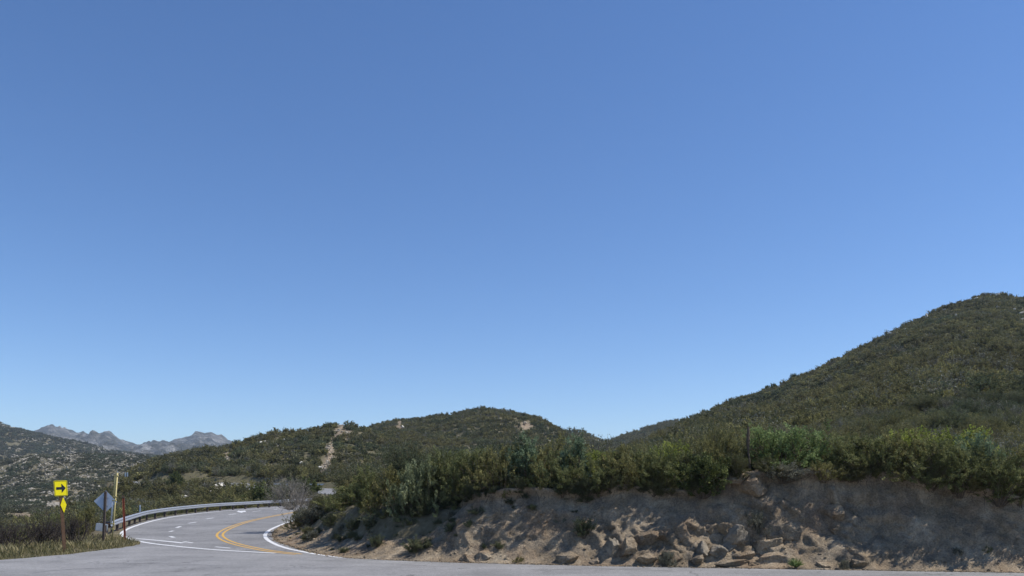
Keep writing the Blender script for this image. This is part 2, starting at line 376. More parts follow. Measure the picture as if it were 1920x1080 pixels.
def scar(x, y):                             # bare rocky strip down the front hill and a few bare patches
    c = 638-(np.clip(y, 790, 900)-795)*.36+4*np.sin(y/9.0)
    r = np.exp(-((x-c)/8.0)**2)*((y > 792) & (y < 892))
    c2 = 655-(y-800)*.1
    r = r+.8*np.exp(-((x-c2)/5)**2)*((y > 798) & (y < 830))
    for cx, cy, rx, ry in ((340, 940, 16, 7), (408, 918, 16, 6), (395, 930, 9, 5), (425, 858, 7, 9), (750, 800, 6, 12), (985, 800, 14, 8), (520, 836, 5, 4), (605, 885, 14, 8), (120, 948, 40, 7), (40, 968, 30, 6)):
        r = r+np.exp(-((x-cx)/rx)**2-((y-cy)/ry)**2)
    return np.clip(r*(1.3+.6*fbm(x/7.0, y/5.0, 0, 3, 66)), 0, 1)

# ------------------------------------------------------------------ terrain sheet
nu = 720; us = np.linspace(-1.05, 1.05, nu)
Ds = np.concatenate([np.arange(20, 60, .45), np.geomspace(60, 330, 190), np.geomspace(334, 9500, 230)])
UU, DD = np.meshgrid(us, Ds); XX = UU*DD; YY = DD
ZZ = T(XX, YY)
PX = 960+F*UU; PY = HY-(ZZ-CH)/DD*F
ins_g = inside(XX, YY, HILLPOLY); dt_g, s_g = dist_poly(XX, YY, TOE); val_g = inside(XX, YY, VALPOLY); de_g, _ = dist_poly(XX, YY, EDGE)
bankzone = ins_g & (dt_g < Run(s_g)+2.0) & (s_g < toe_s[-1]*.36) & (DD < 78)
ZZ = ZZ-np.where(bankzone, .9, 0)-.035
slope = np.abs(np.gradient(ZZ, axis=0))/np.maximum(np.gradient(DD, axis=0), .01)
bare = np.clip(scar(PX, PY)+.35*sstep(.55, .9, slope)*((DD > 195) & (DD < 225)), 0, 1)
bare = np.maximum(bare, (DD > 2500)*.75*sstep(.0, .5, fbm(XX/260, YY/260, 0, 5, 71)))
bare = np.maximum(bare, ((DD > 250) & (DD < 2500) & (PX < 330) & (ZZ < 300))*.3*sstep(0, .5, fbm(XX/22, YY/22, 0, 4, 75)))
def terrain(name, r0, r1, mat, extra=None):
    rr = np.arange(r0, r1+1); n = len(rr)
    V = np.stack([XX[rr], YY[rr], ZZ[rr]], -1).reshape(-1, 3)
    i = np.arange(n-1)[:, None]*nu+np.arange(nu-1)[None]
    Fq = np.stack([i, i+1, i+nu+1, i+nu], -1).reshape(-1, 4); b = bare[rr].reshape(-1)
    if extra is not None:
        k = len(V); V = np.vstack([V, extra]); Fq = np.vstack([Fq, [[k, k+1, k+2, k+3]]]); b = np.concatenate([b, np.zeros(4)])
    me = mesh_np(name, V, Fq, [mat], True, attr={'bare': b})
    return tag(link(name, me), kind='structure')
ra = int(np.searchsorted(Ds, 62)); rb = int(np.searchsorted(Ds, 332)); rc = int(np.searchsorted(Ds, 1700))
terrain('ground', 0, ra, M['near'], np.array([(-400, -200, -.035), (400, -200, -.035), (400, 20, -.035), (-400, 20, -.035)]))
terrain('hillside', ra, rb, M['soil'])
terrain('hills', rb, rc, M['soil'])
def m_mountain():
    t = NT('mountain_granite'); p = t.pos()
    n = t.noise(.012, 10, .72, p); sp = t.noise(.05, 6, .8, p)
    c = t.ramp(n, [(.35, (.085, .085, .055)), (.5, (.13, .12, .095)), (.6, (.46, .44, .4))])
    c = t.mix(t.ramp(sp, [(.45, 0.0), (.6, .85)]), c, (.035, .04, .028))
    c = t.mix(t.math('MULTIPLY', t.attr('bare'), t.ramp(sp, [(.35, 1.0), (.6, .3)])), c, (.36, .335, .3))
    t.bump(sp, 1.0, 30); return t.col(c, .95, spec=.1)
terrain('mountains', rc, len(Ds)-1, m_mountain())

# ------------------------------------------------------------------ cut bank (fine mesh)
ns = 1250; s_end = float(toe_s[-1]*.355)
ss = np.linspace(0, s_end, ns)
tx = np.interp(ss, toe_s, toe_np[:, 0]); ty = np.interp(ss, toe_s, toe_np[:, 1])
kk = np.ones(41)/41
gx = np.gradient(np.convolve(np.pad(tx, 20, 'edge'), kk, 'valid')); gy = np.gradient(np.convolve(np.pad(ty, 20, 'edge'), kk, 'valid'))
gx[:25] = gx[25]; gy[:25] = gy[25]; gx[-25:] = gx[-25]; gy[-25:] = gy[-25]
gl = np.hypot(gx, gy); nx, ny = gy/gl, -gx/gl           # points into the hill
if ny[100] < 0: nx, ny = -nx, -ny
h = np.concatenate([np.linspace(-.06, 1, 74), np.full(24, 1.0)]); extra = np.concatenate([np.zeros(74), np.linspace(.12, 3.4, 24)])
Hs = Hc(ss)[None]; Rs = Run(ss)[None]; hh = h[:, None]; ex = extra[:, None]
lump = fbm(ss[None]/3.2+hh*.5, hh*.9+ss[None]*0, 0, 3, 51)
hor = Rs*np.clip(hh, 0, 1)**.62*(1+.25*lump)+ex+np.minimum(hh, 0)*2
hor = hor+(.3*fbm(ss/1.1, ss*0, 0, 4, 87)*sstep(S1+12, S1-4, ss) if False else .26*fbm(ss/1.1, ss*0, 0, 4, 87))[None]*sstep(.55, 1, hh)
hor = hor-.28*sstep(.86, .99, hh)*(ex == 0)-.28*np.exp(-ex/.4)*(ex > 0)
bx = tx[None]+nx[None]*hor; by = ty[None]+ny[None]*hor
bz = gz(by)+Hs*hh*(1+.07*fbm(ss/1.3, ss*0+3, 0, 3, 88)[None])+.053*ex
# relief pushed out of the face
f1 = fbm(bx/2.3, bz/1.5, by/2.3, 3, 61); f2 = fbm(bx/.75+bz*.5, bz/.7, by/.75, 4, 63, True); f3 = fbm(bx/.2, bz/.2, by/.2, 3, 65)
f3 = f3*1.5
rill = fbm((bx-bz*.6)/.35, bz/2.2, by/.8, 3, 67, True)
rocky = np.exp(-((bx-7.0)/2.6)**2)*np.clip(1-hh*1.2, 0, 1)+np.exp(-((bx-3.4)/1.2)**2)*np.clip(1-hh*1.8, 0, 1)+.7*np.exp(-((bx-11.5)/1.2)**2)*np.clip(1-hh*1.8, 0, 1)
wa = .75; sL = ss[None]+0*hh; wz = Hs*hh+.25*fbm(sL/.6, hh*3, 0, 3, 91); wsx = sL+.3*fbm(sL/.5, hh*4, 0, 3, 92)
d1, d2, idv = worley((wsx*math.cos(wa)+wz*math.sin(wa))/.95, (-wsx*math.sin(wa)+wz*math.cos(wa))/.42, 95)
e1, e2, idw = worley(wsx/.33, wz/.26, 97)
blocks = (idv-.3)*.42*sstep(.0, .16, d2-d1)+(idw-.5)*.12*sstep(0, .2, e2-e1)
face = np.sin(np.pi*np.clip(hh*.9+.06, 0, 1))
disp = (blocks*np.clip(rocky*1.3+.06+.35*sstep(.15, .5, fbm(sL/2.2, hh*1.5, 0, 2, 99)), 0, 1)+.36*f1+.15*f2*(1+1.8*rocky)+.05*f3+.08*rill)*np.clip(Hs/2.2, .3, 1)*np.where(ex > 0, .18, np.clip(face, 0, 1))
top = np.clip(ex/.5, 0, 1)
bx = bx-nx[None]*disp*.85*(1-top); by = by-ny[None]*disp*.85*(1-top); bz = bz+disp*(.3+.5*top)
nr = len(h); i = np.arange(nr-1)[:, None]*ns+np.arange(ns-1)[None]
Fq = np.stack([i, i+1, i+ns+1, i+ns], -1).reshape(-1, 4)
if True:
    a, b_, c_ = [np.array([bx.flat[j], by.flat[j], bz.flat[j]]) for j in Fq[ns*30][:3]]
    if np.cross(b_-a, c_-a)[1] > 0: Fq = Fq[:, ::-1]
bme = mesh_np('cut_bank', np.stack([bx, by, bz], -1).reshape(-1, 3), Fq, [M['bank']], True)
tag(link('cut_bank', bme), kind='structure')
BPX = 960+F*bx/by; BPY = HY-(bz-CH)/by*F
def on_bank(x, y):                          # point of the bank seen at a photo pixel (+ outward horizontal normal)
    k = int(np.argmin(((BPX-x)**2+(BPY-y)**2)[:98])); r, c = divmod(k, ns)
    return Vector((bx[r, c], by[r, c], bz[r, c])), Vector((-nx[c], -ny[c], 0))
def crest_z(X, Y):                          # top surface of the bank / terrain
    d, s = dist_poly(np.array([X]), np.array([Y]), TOE); d = d[0]; s = s[0]
    if s < s_end and d < Run(s)+3.4 and Y < 76: 
        k = np.argmin((bx[74:]-X)**2+(by[74:]-Y)**2); return float(bz[74:].flat[k])
    return Ts(X, Y)

# ------------------------------------------------------------------ road and markings
def flat_poly(name, pts, mat, dz, parent=None, ys=None):
    tri = geometry.tessellate_polygon([[Vector((x, y, 0)) for x, y in pts]])
    bm = bmesh.new(); vs_ = [bm.verts.new((x, y, 0)) for x, y in pts]
    for t in tri:
        try: bm.faces.new([vs_[i] for i in t])
        except ValueError: pass
    y0 = min(p[1] for p in pts); y1 = max(p[1] for p in pts)
    for yy in (ys or [33, 90]):
        if y0 < yy < y1: bmesh.ops.bisect_plane(bm, geom=bm.verts[:]+bm.edges[:]+bm.faces[:], plane_co=(0, yy, 0), plane_no=(0, 1, 0))
    for v in bm.verts: v.co.z = float(gz(v.co.y))+dz
    bm.normal_update()
    for f in bm.faces:
        if f.normal.z < 0: f.normal_flip()
    me = bpy.data.meshes.new(name); bm.to_mesh(me); bm.free()
    return link(name, me, parent, [mat])
pr = [(x+nxx, y+nyy) for x, y, nxx, nyy in [(*p, 0, 0) for p in TOE]]
PP_ = lambda l: [P(*a) for a in l]
# pavement edge lies a little in front of the toe
def offset(pl, d):
    out = []
    for k, p in enumerate(pl):
        a = pl[max(0, k-1)]; b = pl[min(len(pl)-1, k+1)]
        dx, dy = b[0]-a[0], b[1]-a[1]; L = math.hypot(dx, dy) or 1
        out.append((p[0]-dy/L*d, p[1]+dx/L*d))
    return out
toe_off = offset(TOE, .22); chk = inside(np.array([toe_off[10][0]]), np.array([toe_off[10][1]]), HILLPOLY)[0]
if chk: toe_off = offset(TOE, -.22)
rng = random.Random(5)
toe_off = [p for p in sub(toe_off, .5) if p[1] < 213.5]
toe_off = [(x+rng.uniform(-.05, .05), y+rng.uniform(-.05, .05)) for x, y in toe_off]
pl_ = sub(smooth(PAVE_L, 2), .5); pl_ = [(x+rng.uniform(-.09, .09), y+rng.uniform(-.09, .09)) for x, y in pl_]
road_pts = [(-80, -60), (80, -60), (80, toe_off[0][1])] + toe_off + pl_[::-1] + [(-80, pl_[0][1])]
road = tag(flat_poly('road', road_pts, M['asphalt'], 0.0), kind='structure')

px_ = lambda p: 960+F*p[0]/p[1]
M['asphalt2'] = m_asphalt(1.13)
bnd = PP_([(640, 1046.8), (600, 1043.6), (547, 1040.2), (470, 1037), (400, 1034), (330, 1029), (275, 1024)])
turn = [(-80, -60), (80, -60), (80, toe_off[0][1])] + [p for p in toe_off if px_(p) > 641 and p[1] < 40] + bnd + [p for p in pl_[::-1] if p[1] < 36.8 and px_(p) < 257] + [(-80, pl_[0][1])]
flat_poly('forecourt', turn, M['asphalt2'], .004, road)
def strip(name, pts, wd, mat, dz=.006, sm=2, parent=road, taper=None):
    pts = sub(smooth(pts, sm), .4); Lf = offset(pts, wd/2); Rt = offset(pts, -wd/2)
    if taper: 
        n = len(pts); Lf = [(p[0]+(l[0]-p[0])*taper(i/(n-1)), p[1]+(l[1]-p[1])*taper(i/(n-1))) for i, (p, l) in enumerate(zip(pts, Lf))]
        Rt = [(p[0]+(l[0]-p[0])*taper(i/(n-1)), p[1]+(l[1]-p[1])*taper(i/(n-1))) for i, (p, l) in enumerate(zip(pts, Rt))]
    n = len(pts); V = []
    for a, b in zip(Lf, Rt): V += [(a[0], a[1], float(gz(a[1]))+dz), (b[0], b[1], float(gz(b[1]))+dz)]
    Fq = np.array([[2*k, 2*k+1, 2*k+3, 2*k+2] for k in range(n-1)])
    return link(name, mesh_np(name, np.array(V), Fq, [mat]), parent)
PP = lambda l: [P(*a) for a in l]
strip('edge_line', PP([(516, 1037.3), (463, 1034.5), (400, 1031), (305, 1022), (264, 1016), (238, 1009.5), (227, 1002), (231, 996), (250, 987), (292, 975), (333, 967.5), (400, 959.6), (463, 955), (547, 950)]), .2, M['white'])
yl = [(560, 1039.5), (547, 1038), (519, 1035), (491, 1031), (441, 1020.5), (416, 1010.5), (410, 1001), (430, 989.5), (463, 978), (505, 969), (548, 961), (585, 954)]
ylw = sub(smooth(PP(yl), 2), .4)
for d in (-.15, .15): strip('centre_line', offset(ylw, d), .13, M['yellow'], sm=0)
strip('edge_line', PP([(640, 1045.5), (616, 1042.5), (574, 1035.8), (531, 1027.3), (501, 1013.4), (495.5, 1003), (505, 993.4), (531, 982.5), (560, 972)]), .2, M['white'])
strip('gore_line', PP([(254, 1009.7), (300, 1013.8), (344, 1018.2)]), .3, M['white'], taper=lambda t: .45+.55*t)
strip('lane_dash', PP([(344, 1015.6), (361, 1018)]), .16, M['white'], .007)
strip('lane_dash', PP([(404, 1025.5), (432, 1028)]), .16, M['white'], .007)
for a, b in (((318, 997), (325, 995.3)), ((319, 1005.8), (326, 1008)), ((331, 989.6), (338.5, 987)), ((353, 981.3), (368, 979)), ((387, 973), (401, 971)), ((429, 965), (443, 963.3)), ((474, 959.3), (489, 957.8)), ((514, 955.3), (528, 953.6))):
    strip('lane_dash', PP([a, b]), .2, M['white'], .007, 0)
# lane arrow painted by the far lane
flat_poly('lane_arrow', PP([(443.5, 959.2), (449, 957.4), (449, 958.6), (460, 957.6), (461, 960), (455, 960.2), (454, 961.6), (447.5, 960.4)]), M['white'], .008, road)
M['talus'] = m_rock('talus_rock', (.17, .155, .125), (.33, .3, .25), .8)
M['tar'] = m_flat('tar_seal', (.07, .07, .073), .6, 0, .3, 3); M['rubber'] = m_flat('tyre_rubber', (.085, .085, .088), .8, 0, .3, 3)
for pts, wd in (([(60, 1075), (110, 1069), (160, 1066.5), (200, 1065), (250, 1064)], .03), ([(90, 1060), (200, 1057), (330, 1057), (420, 1062)], .018), ([(1000, 1071), (1060, 1067.5), (1120, 1066.5), (1180, 1067.5), (1260, 1071)], .03),
                ([(380, 1078), (520, 1069), (640, 1063), (800, 1060.5)], .02), ([(560, 1049), (680, 1055), (820, 1062), (900, 1068)], .016), ([(1115, 1070), (1160, 1067), (1220, 1066.5)], .02)):
    strip('tar_seal', PP(pts), wd*1.6, M['tar'], .008)

# ------------------------------------------------------------------ mesh kit for man-made things
class MB:
    def __init__(s): s.bm = bmesh.new()
    def box(s, c, d, rot=None, bev=0):
        r = bmesh.ops.create_cube(s.bm, size=1); m = Matrix.LocRotScale(Vector(c), rot, Vector(d))
        bmesh.ops.transform(s.bm, matrix=m, verts=r['verts'])
        if bev: bmesh.ops.bevel(s.bm, geom=list({e for v in r['verts'] for e in v.link_edges}), offset=bev, segments=2, affect='EDGES')
        return s
    def cyl(s, a, b, r1, r2=None, seg=10):
        a = Vector(a); b = Vector(b); q = (b-a).to_track_quat('Z', 'Y')
        r = bmesh.ops.create_cone(s.bm, cap_ends=True, segments=seg, radius1=r1, radius2=r1 if r2 is None else r2, depth=(b-a).length)
        bmesh.ops.transform(s.bm, matrix=Matrix.LocRotScale((a+b)/2, q, None), verts=r['verts']); return s
    def prism(s, pts, y0, y1):              # outline in XZ, extruded along Y
        f = [s.bm.verts.new((x, y0, z)) for x, z in pts]; g = [s.bm.verts.new((x, y1, z)) for x, z in pts]
        n = len(pts); s.bm.faces.new(f); s.bm.faces.new(g[::-1])
        for k in range(n): s.bm.faces.new([f[k], g[k], g[(k+1) % n], f[(k+1) % n]])
        return s
    def build(s, name, mat, parent=None, smooth=False, bev=0):
        if bev: bmesh.ops.bevel(s.bm, geom=s.bm.edges[:], offset=bev, segments=2, affect='EDGES')
        bmesh.ops.recalc_face_normals(s.bm, faces=s.bm.faces[:])
        me = bpy.data.meshes.new(name); s.bm.to_mesh(me); s.bm.free()
        for p in me.polygons: p.use_smooth = smooth
        return link(name, me, parent, [mat])
def rounded(w_, h_, r, n=5):
    out = []
    for cx, cz, a0 in ((w_/2-r, h_/2-r, 0), (-w_/2+r, h_/2-r, 90), (-w_/2+r, -h_/2+r, 180), (w_/2-r, -h_/2+r, 270)):
        for k in range(n): a = R(a0+90*k/(n-1)); out.append((cx+r*math.cos(a), cz+r*math.sin(a)))
    return out
def ground_at(x, y): X, D = P(x, y); return X, D, float(gz(D))

# arrow sign: brown timber post, yellow arrow plate, narrow diamond marker
X, D, z = ground_at(121, 1033)
t = empty('arrow_sign', (X, D, z-.02)); t.rotation_euler = (0, R(-3.2), R(30))
tag(t, 'yellow rectangular sign with black right arrow on a brown timber post at the roadside', 'road sign')
MB().box((0, 0, 1.5), (.14, .1, 3.0), bev=.008).build('post', M['wood'], t)
pl = MB().prism(rounded(.5, .66, .04), -.06, -.075).build('arrow_plate', M['signy'], t); pl.location = (.01, 0, 2.72)
MB().prism([(-.17, -.055), (.03, -.055), (.03, -.2), (.19, 0), (.03, .2), (.03, .055), (-.17, .055)], -.0775, -.081).build('arrow', M['black'], pl)
fr = MB(); 
for (cx, cz, sx, sz) in ((0, .305, .45, .012), (0, -.305, .45, .012), (-.225, 0, .012, .6), (.225, 0, .012, .6)): fr.box((cx, -.078, cz), (sx, .004, sz))
fr.build('border', M['black'], pl)
mk = MB().prism([(0, -.34), (.115, 0), (0, .34), (-.115, 0)], -.06, -.07).build('diamond_marker', M['signy'], t); mk.location = (.075, 0, 2.0)
for bz_ in (.12, -.12): MB().cyl((0, -.07, bz_), (0, -.078, bz_), .01).build('bolt', M['steel'], mk)
# warning sign seen from behind
X, D, z = ground_at(193.5, 1016)
t = empty('warning_sign', (X, D, z-.02)); t.rotation_euler = (0, R(2.5), R(6))
tag(t, 'grey back of a large diamond sign on a dark post beside the guardrail end', 'road sign')
MB().box((0, 0, 1.25), (.1, .1, 2.5), bev=.006).build('post', M['postdark'], t)
pl = MB().prism([(0, -.54), (.53, -.02), (.54, 0), (.53, .02), (0, .54), (-.53, .02), (-.54, 0), (-.53, -.02)], .055, .059).build('sign_plate', M['steel2'], t); pl.location = (0, 0, 2.0)
for zz in (-.2, .2): MB().box((0, .0515, zz), (.3, .006, .04)).build('bracket', M['steel'], pl)
# tall yellow marker pole with a pale tube strapped to it
X, D, z = ground_at(209.5, 1022)
t = empty('marker_pole', (X, D, z-.03)); t.rotation_euler = (0, R(4.6), 0)
tag(t, 'tall leaning pale yellow pole with clamps and a white tube strapped on', 'marker pole')
MB().cyl((0, 0, 0), (0, 0, 3.42), .034, .03, 12).build('pole', M['poley'], t, True)
MB().cyl((-.105, .02, 2.2), (-.085, .02, 3.3), .036, .036, 12).build('upper_tube', M['poley'], t, True)
MB().cyl((-.125, .02, 1.0), (-.11, .02, 2.1), .034, .034, 12).build('lower_tube', M['polew'], t, True)
for zz in (.78, 1.02, 2.12, 2.3, 3.28):
    MB().box((-.045, 0, zz), (.19, .09, .045), bev=.008).build('clamp', M['poley'], t)
MB().cyl((0, 0, 3.42), (0, 0, 3.5), .018, .012, 8).build('tip', M['steel'], t)
# thin red post
X, D, z = ground_at(234.5, 1017.5)
t = empty('marker_post', (X, D, z-.03)); t.rotation_euler = (0, R(-2), R(15))
tag(t, 'slim rust red steel post where the white edge line turns', 'marker post')
MB().prism([(-.045, .02), (-.045, -.02), (-.035, -.02), (-.015, .012), (.015, .012), (.035, -.02), (.045, -.02), (.045, .02)], 0, 2.3).build('post', M['rust'], t).rotation_euler = (R(90), 0, 0)
for c in t.children: c.location = (0, 0, 0); c.rotation_euler = (R(90), 0, 0); c.scale = (1, 1, 1)
for v in t.children[0].data.vertices: v.co = (v.co.x, v.co.y, -v.co.z)
t.children[0].data.flip_normals()
MB().box((0, 0, 2.24), (.1, .05, .1), bev=.005).build('cap', M['postdark'], t)
# guardrail
g = empty('guardrail', (0, 0, 0)); tag(g, 'long galvanised guardrail curving round the outside of the bend', 'guardrail')
rp = sub(smooth(RAIL, 2), .5)
prof = [(0, .0), (.0, .02), (.055, .055), (.055, .095), (.0, .13), (.0, .17), (.055, .205), (.055, .245), (.0, .28), (.0, .30)]
def beam(name, pts, zb, prof, mat, parent, th=.004, flip=1):
    offs = [np.array(offset(pts, flip*(o))) for o, _ in prof]; V = []
    n = len(pts); m = len(prof)
    for side in (0, 1):
        for k in range(n):
            for j, (o, hz) in enumerate(prof):
                q = offs[j][k]; c = np.array(pts[k]); dirv = np.array(offset(pts, 1.0)[k]) - c if False else None
                V.append((q[0], q[1], float(gz(pts[k][1]))+zb+hz))
    # thickness: push the second sheet sideways
    o2 = [np.array(offset(pts, flip*(o-th))) for o, _ in prof]
    for k in range(n):
        for j, (o, hz) in enumerate(prof): V[n*m+k*m+j] = (o2[j][k][0], o2[j][k][1], V[k*m+j][2])
    Fc = []
    for k in range(n-1):
        for j in range(m-1):
            a = k*m+j; Fc.append([a, a+m, a+m+1, a+1]); a += n*m; Fc.append([a, a+1, a+m+1, a+m])
        for j in (0, m-1):
            a = k*m+j; Fc.append([a, a+n*m, a+n*m+m, a+m])
    return link(name, mesh_np(name, np.array(V), np.array(Fc), [mat], False), parent)
# which side is the road?  the rail face bulges towards it
test = offset(rp, 1.0)[len(rp)//2]; flip = 1 if math.dist(test, P(400, 985)) < math.dist(rp[len(rp)//2], P(400, 985)) else -1
beam('rail', rp, .43, prof, M['steel'], g, flip=flip)
acc = 0; last = rp[0]; back = offset(rp, -flip*.14); dirs = []
for k, p in enumerate(rp):
    acc += math.dist(p, last); last = p
    if acc >= 1.9 or k == 1:
        acc = 0; b = back[k]; a0 = rp[max(0, k-1)]; a1 = rp[min(len(rp)-1, k+1)]; ang = math.atan2(a1[1]-a0[1], a1[0]-a0[0])
        zz = float(gz(b[1])); q = Matrix.Rotation(ang, 3, 'Z').to_quaternion()
        po = MB().box((b[0]-(p[0]-b[0])*.45, b[1]-(p[1]-b[1])*.45, zz+.2), (.15, .14, 1.02), q, .008).build('post', M['postdark'], g)
        blk = MB().box(((b[0]+p[0])/2, (b[1]+p[1])/2, zz+.58), (.14, .12, .34), q, .006).build('spacer_block', M['wood'], po)
# end terminal: flared end panel and dark foot
X, D = RAIL[0]; zt = float(gz(D))
MB().box((X-.22, D-.5, zt+.46), (.6, .05, .42), Matrix.Rotation(R(20), 3, 'Z').to_quaternion() @ Matrix.Rotation(R(8), 3, 'Y').to_quaternion(), .03).build('end_panel', M['steel'], g)
MB().box((X-.1, D-.38, zt+.2), (.2, .2, .75), Matrix.Rotation(R(20), 3, 'Z').to_quaternion(), .01).build('end_post', M['postdark'], g)
MB().box((X-.02, D-.2, zt+.72), (.35, .16, .1), Matrix.Rotation(R(35), 3, 'Z').to_quaternion(), .01).build('end_bracket', M['black'], g)
# reflector post behind the rail
X, D, z = ground_at(261, 976)
t = empty('delineator_post', (X-.5, D+1.2, z-.6)); tag(t, 'short grey delineator post standing just behind the curved guardrail', 'delineator')
MB().box((0, 0, .85), (.1, .03, 1.75), bev=.006).build('post', M['steel2'], t); MB().box((0, -.0175, 1.6), (.08, .004, .12)).build('reflector', M['white_sign'], t)
# distant rail on the upper bend
g2 = empty('guardrail', (0, 0, 0)); tag(g2, 'distant guardrail on the upper bend beyond the grey bare bush', 'guardrail')
rp2 = sub(smooth([(-47.5, 158.5), (-38, 157), (-30, 152), (-25, 145)], 2), .8)
beam('rail', rp2, .5, prof, M['steel'], g2)
for k in range(2, len(rp2), 4):
    b = rp2[k]; MB().box((b[0], b[1]+.12, float(gz(b[1]))+.3), (.16, .18, .9)).build('post', M['postdark'], g2)
# far diamond sign, from behind
X, D = -26.2, 94.0
t = empty('warning_sign', (X, D, Ts(X, D)-.05)); tag(t, 'small distant dark-backed diamond sign on a thin yellowish post beyond the guardrail', 'road sign')
zt_ = CH+(HY-915)/F*D-t.location.z
MB().box((0, 0, zt_/2+.2), (.07, .05, zt_+.4)).build('post', M['poley'], t)
pl = MB().prism([(0, -.42), (.42, 0), (0, .42), (-.42, 0)], .03, .034).build('sign_plate', M['steel2'], t); pl.location = (0, 0, zt_)
pb = MB().box((0, 0, 0), (.16, .04, .84)).build('back_bracket', M['postdark'], pl)
# little marker plates on the far road
for (x, y, wd, ht, lab) in ((657, 893, 1.0, 1.5, 'small white marker plate in front of dark brush on the upper road'), (237, 889.5, .9, 1.0, 'tiny pale marker plate at the left end of the hillside road')):
    D = 168.0 if x > 600 else 188.0; X = (x-960)/F*D; zg = Ts(X, D); zc = CH+(HY-y)/F*D
    t = empty('marker_sign', (X, D, zg)); tag(t, lab, 'road sign')
    MB().box((0, .04, (zc-zg)/2), (.1, .06, zc-zg)).build('post', M['postdark'], t)
    for sx in (-1, 1):
        pz = MB().box((sx*wd*.27, 0, zc-zg), (wd*.32, .02, ht), bev=.005).build('plate', M['white_sign'], t)

# ------------------------------------------------------------------ plants
def tubes(paths, seg=4):
    """paths: list of (points Nx3, radii N) -> V, F"""
    V = []; Fc = []; off = 0
    for pts, rad in paths:
        pts = np.asarray(pts, float); n = len(pts); tdir = np.gradient(pts, axis=0); tdir /= np.linalg.norm(tdir, axis=1)[:, None]+1e-9
        ref = np.array([.37, .61, .3]); a = np.cross(tdir, ref); a /= np.linalg.norm(a, axis=1)[:, None]+1e-9; b = np.cross(tdir, a)
        ang = np.arange(seg)*2*np.pi/seg
        ring = pts[:, None]+(a[:, None]*np.cos(ang)[None, :, None]+b[:, None]*np.sin(ang)[None, :, None])*np.asarray(rad)[:, None, None]
        V.append(ring.reshape(-1, 3))
        k = np.arange(n-1)[:, None]*seg; j = np.arange(seg)[None]
        Fc.append(np.stack([k+j, k+(j+1) % seg, k+seg+(j+1) % seg, k+seg+j], -1).reshape(-1, 4)+off); off += n*seg
    return np.vstack(V), np.vstack(Fc)
def branches(rs, n, Hh, Wd, r0, kids=3, up=.9, levels=3, bend=.25):
    """recursive bare branching; returns paths and end points with directions"""
    paths = []; tips = []
    def grow(p, d, L, r, lev):
        npt = 4 if lev else 5; pts = [p.copy()]; q = p.copy(); dd = d.copy()
        for k in range(npt):
            dd = dd+rs.normal(0, bend/2, 3)+np.array([0, 0, .06]); dd /= np.linalg.norm(dd); q = q+dd*L/npt; pts.append(q.copy())
        paths.append((pts, np.linspace(r, r*.5, npt+1)))
        if lev >= levels: tips.append((q, dd, L)); return
        for k in range(kids):
            f = rs.uniform(.45, 1.0); i = min(npt, max(1, int(round(f*npt)))); nd = dd+rs.normal(0, .5, 3)
            nd[2] += .15*up; nd /= np.linalg.norm(nd)
            grow(pts[i], nd, L*rs.uniform(.5, .75), r*.55, lev+1)
        tips.append((q, dd, L*.5))
        if lev == 1:
            for i in (2, 3, 4): tips.append((pts[i]+rs.normal(0, .06, 3), dd, L*.35))
    for k in range(n):
        a = rs.uniform(0, 2*np.pi); t_ = rs.uniform(.1, 1)
        low = rs.uniform(.12, .6) if k % 2 else 1.0; t_ = max(t_, .7) if k % 2 else t_
        d = np.array([math.cos(a)*Wd*t_, math.sin(a)*Wd*t_, Hh*low]); d /= np.linalg.norm(d)
        grow(np.array([math.cos(a)*.08*Wd, math.sin(a)*.08*Wd, -.1]), d, .52*math.hypot(Hh, Wd*t_*.7), r0*rs.uniform(.6, 1.1), 1)
    return paths, tips
def leaves(rs, tips, n, size, aspect, spread, dirw=.8, hmax=1e9):
    """many small leaf faces strung round the branch ends"""
    P0 = np.array([t[0] for t in tips]); Dv = np.array([t[1] for t in tips]); L = np.array([t[2] for t in tips])
    k = rs.integers(0, len(tips), n); f = rs.uniform(-.9, .55, n)
    c = P0[k]+Dv[k]*(f*np.maximum(L[k], spread*1.2))[:, None]+rs.normal(0, 1, (n, 3))*spread*(.55-.35*np.abs(f))[:, None]*np.array([1, 1, .8])
    d = Dv[k]*dirw+rs.normal(0, .55, (n, 3)); d /= np.linalg.norm(d, axis=1)[:, None]
    s = np.cross(d, rs.normal(0, 1, (n, 3))); s /= np.linalg.norm(s, axis=1)[:, None]
    sz = size*rs.uniform(.6, 1.4, n); ll = d*(sz*aspect/2)[:, None]; ww = s*(sz/2)[:, None]
    V = np.stack([c-ll, c+ww, c+ll, c-ww], 1).reshape(-1, 3)
    tv = rs.uniform(0, 1, len(tips)); v = np.clip(.55*tv[k]+.45*rs.uniform(0, 1, n), 0, 1)
    ok = np.repeat(c[:, 2] > .03, 4)
    Fq = np.arange(n*4).reshape(-1, 4)[c[:, 2] > .03]
    return V, Fq, np.repeat(v, 4)
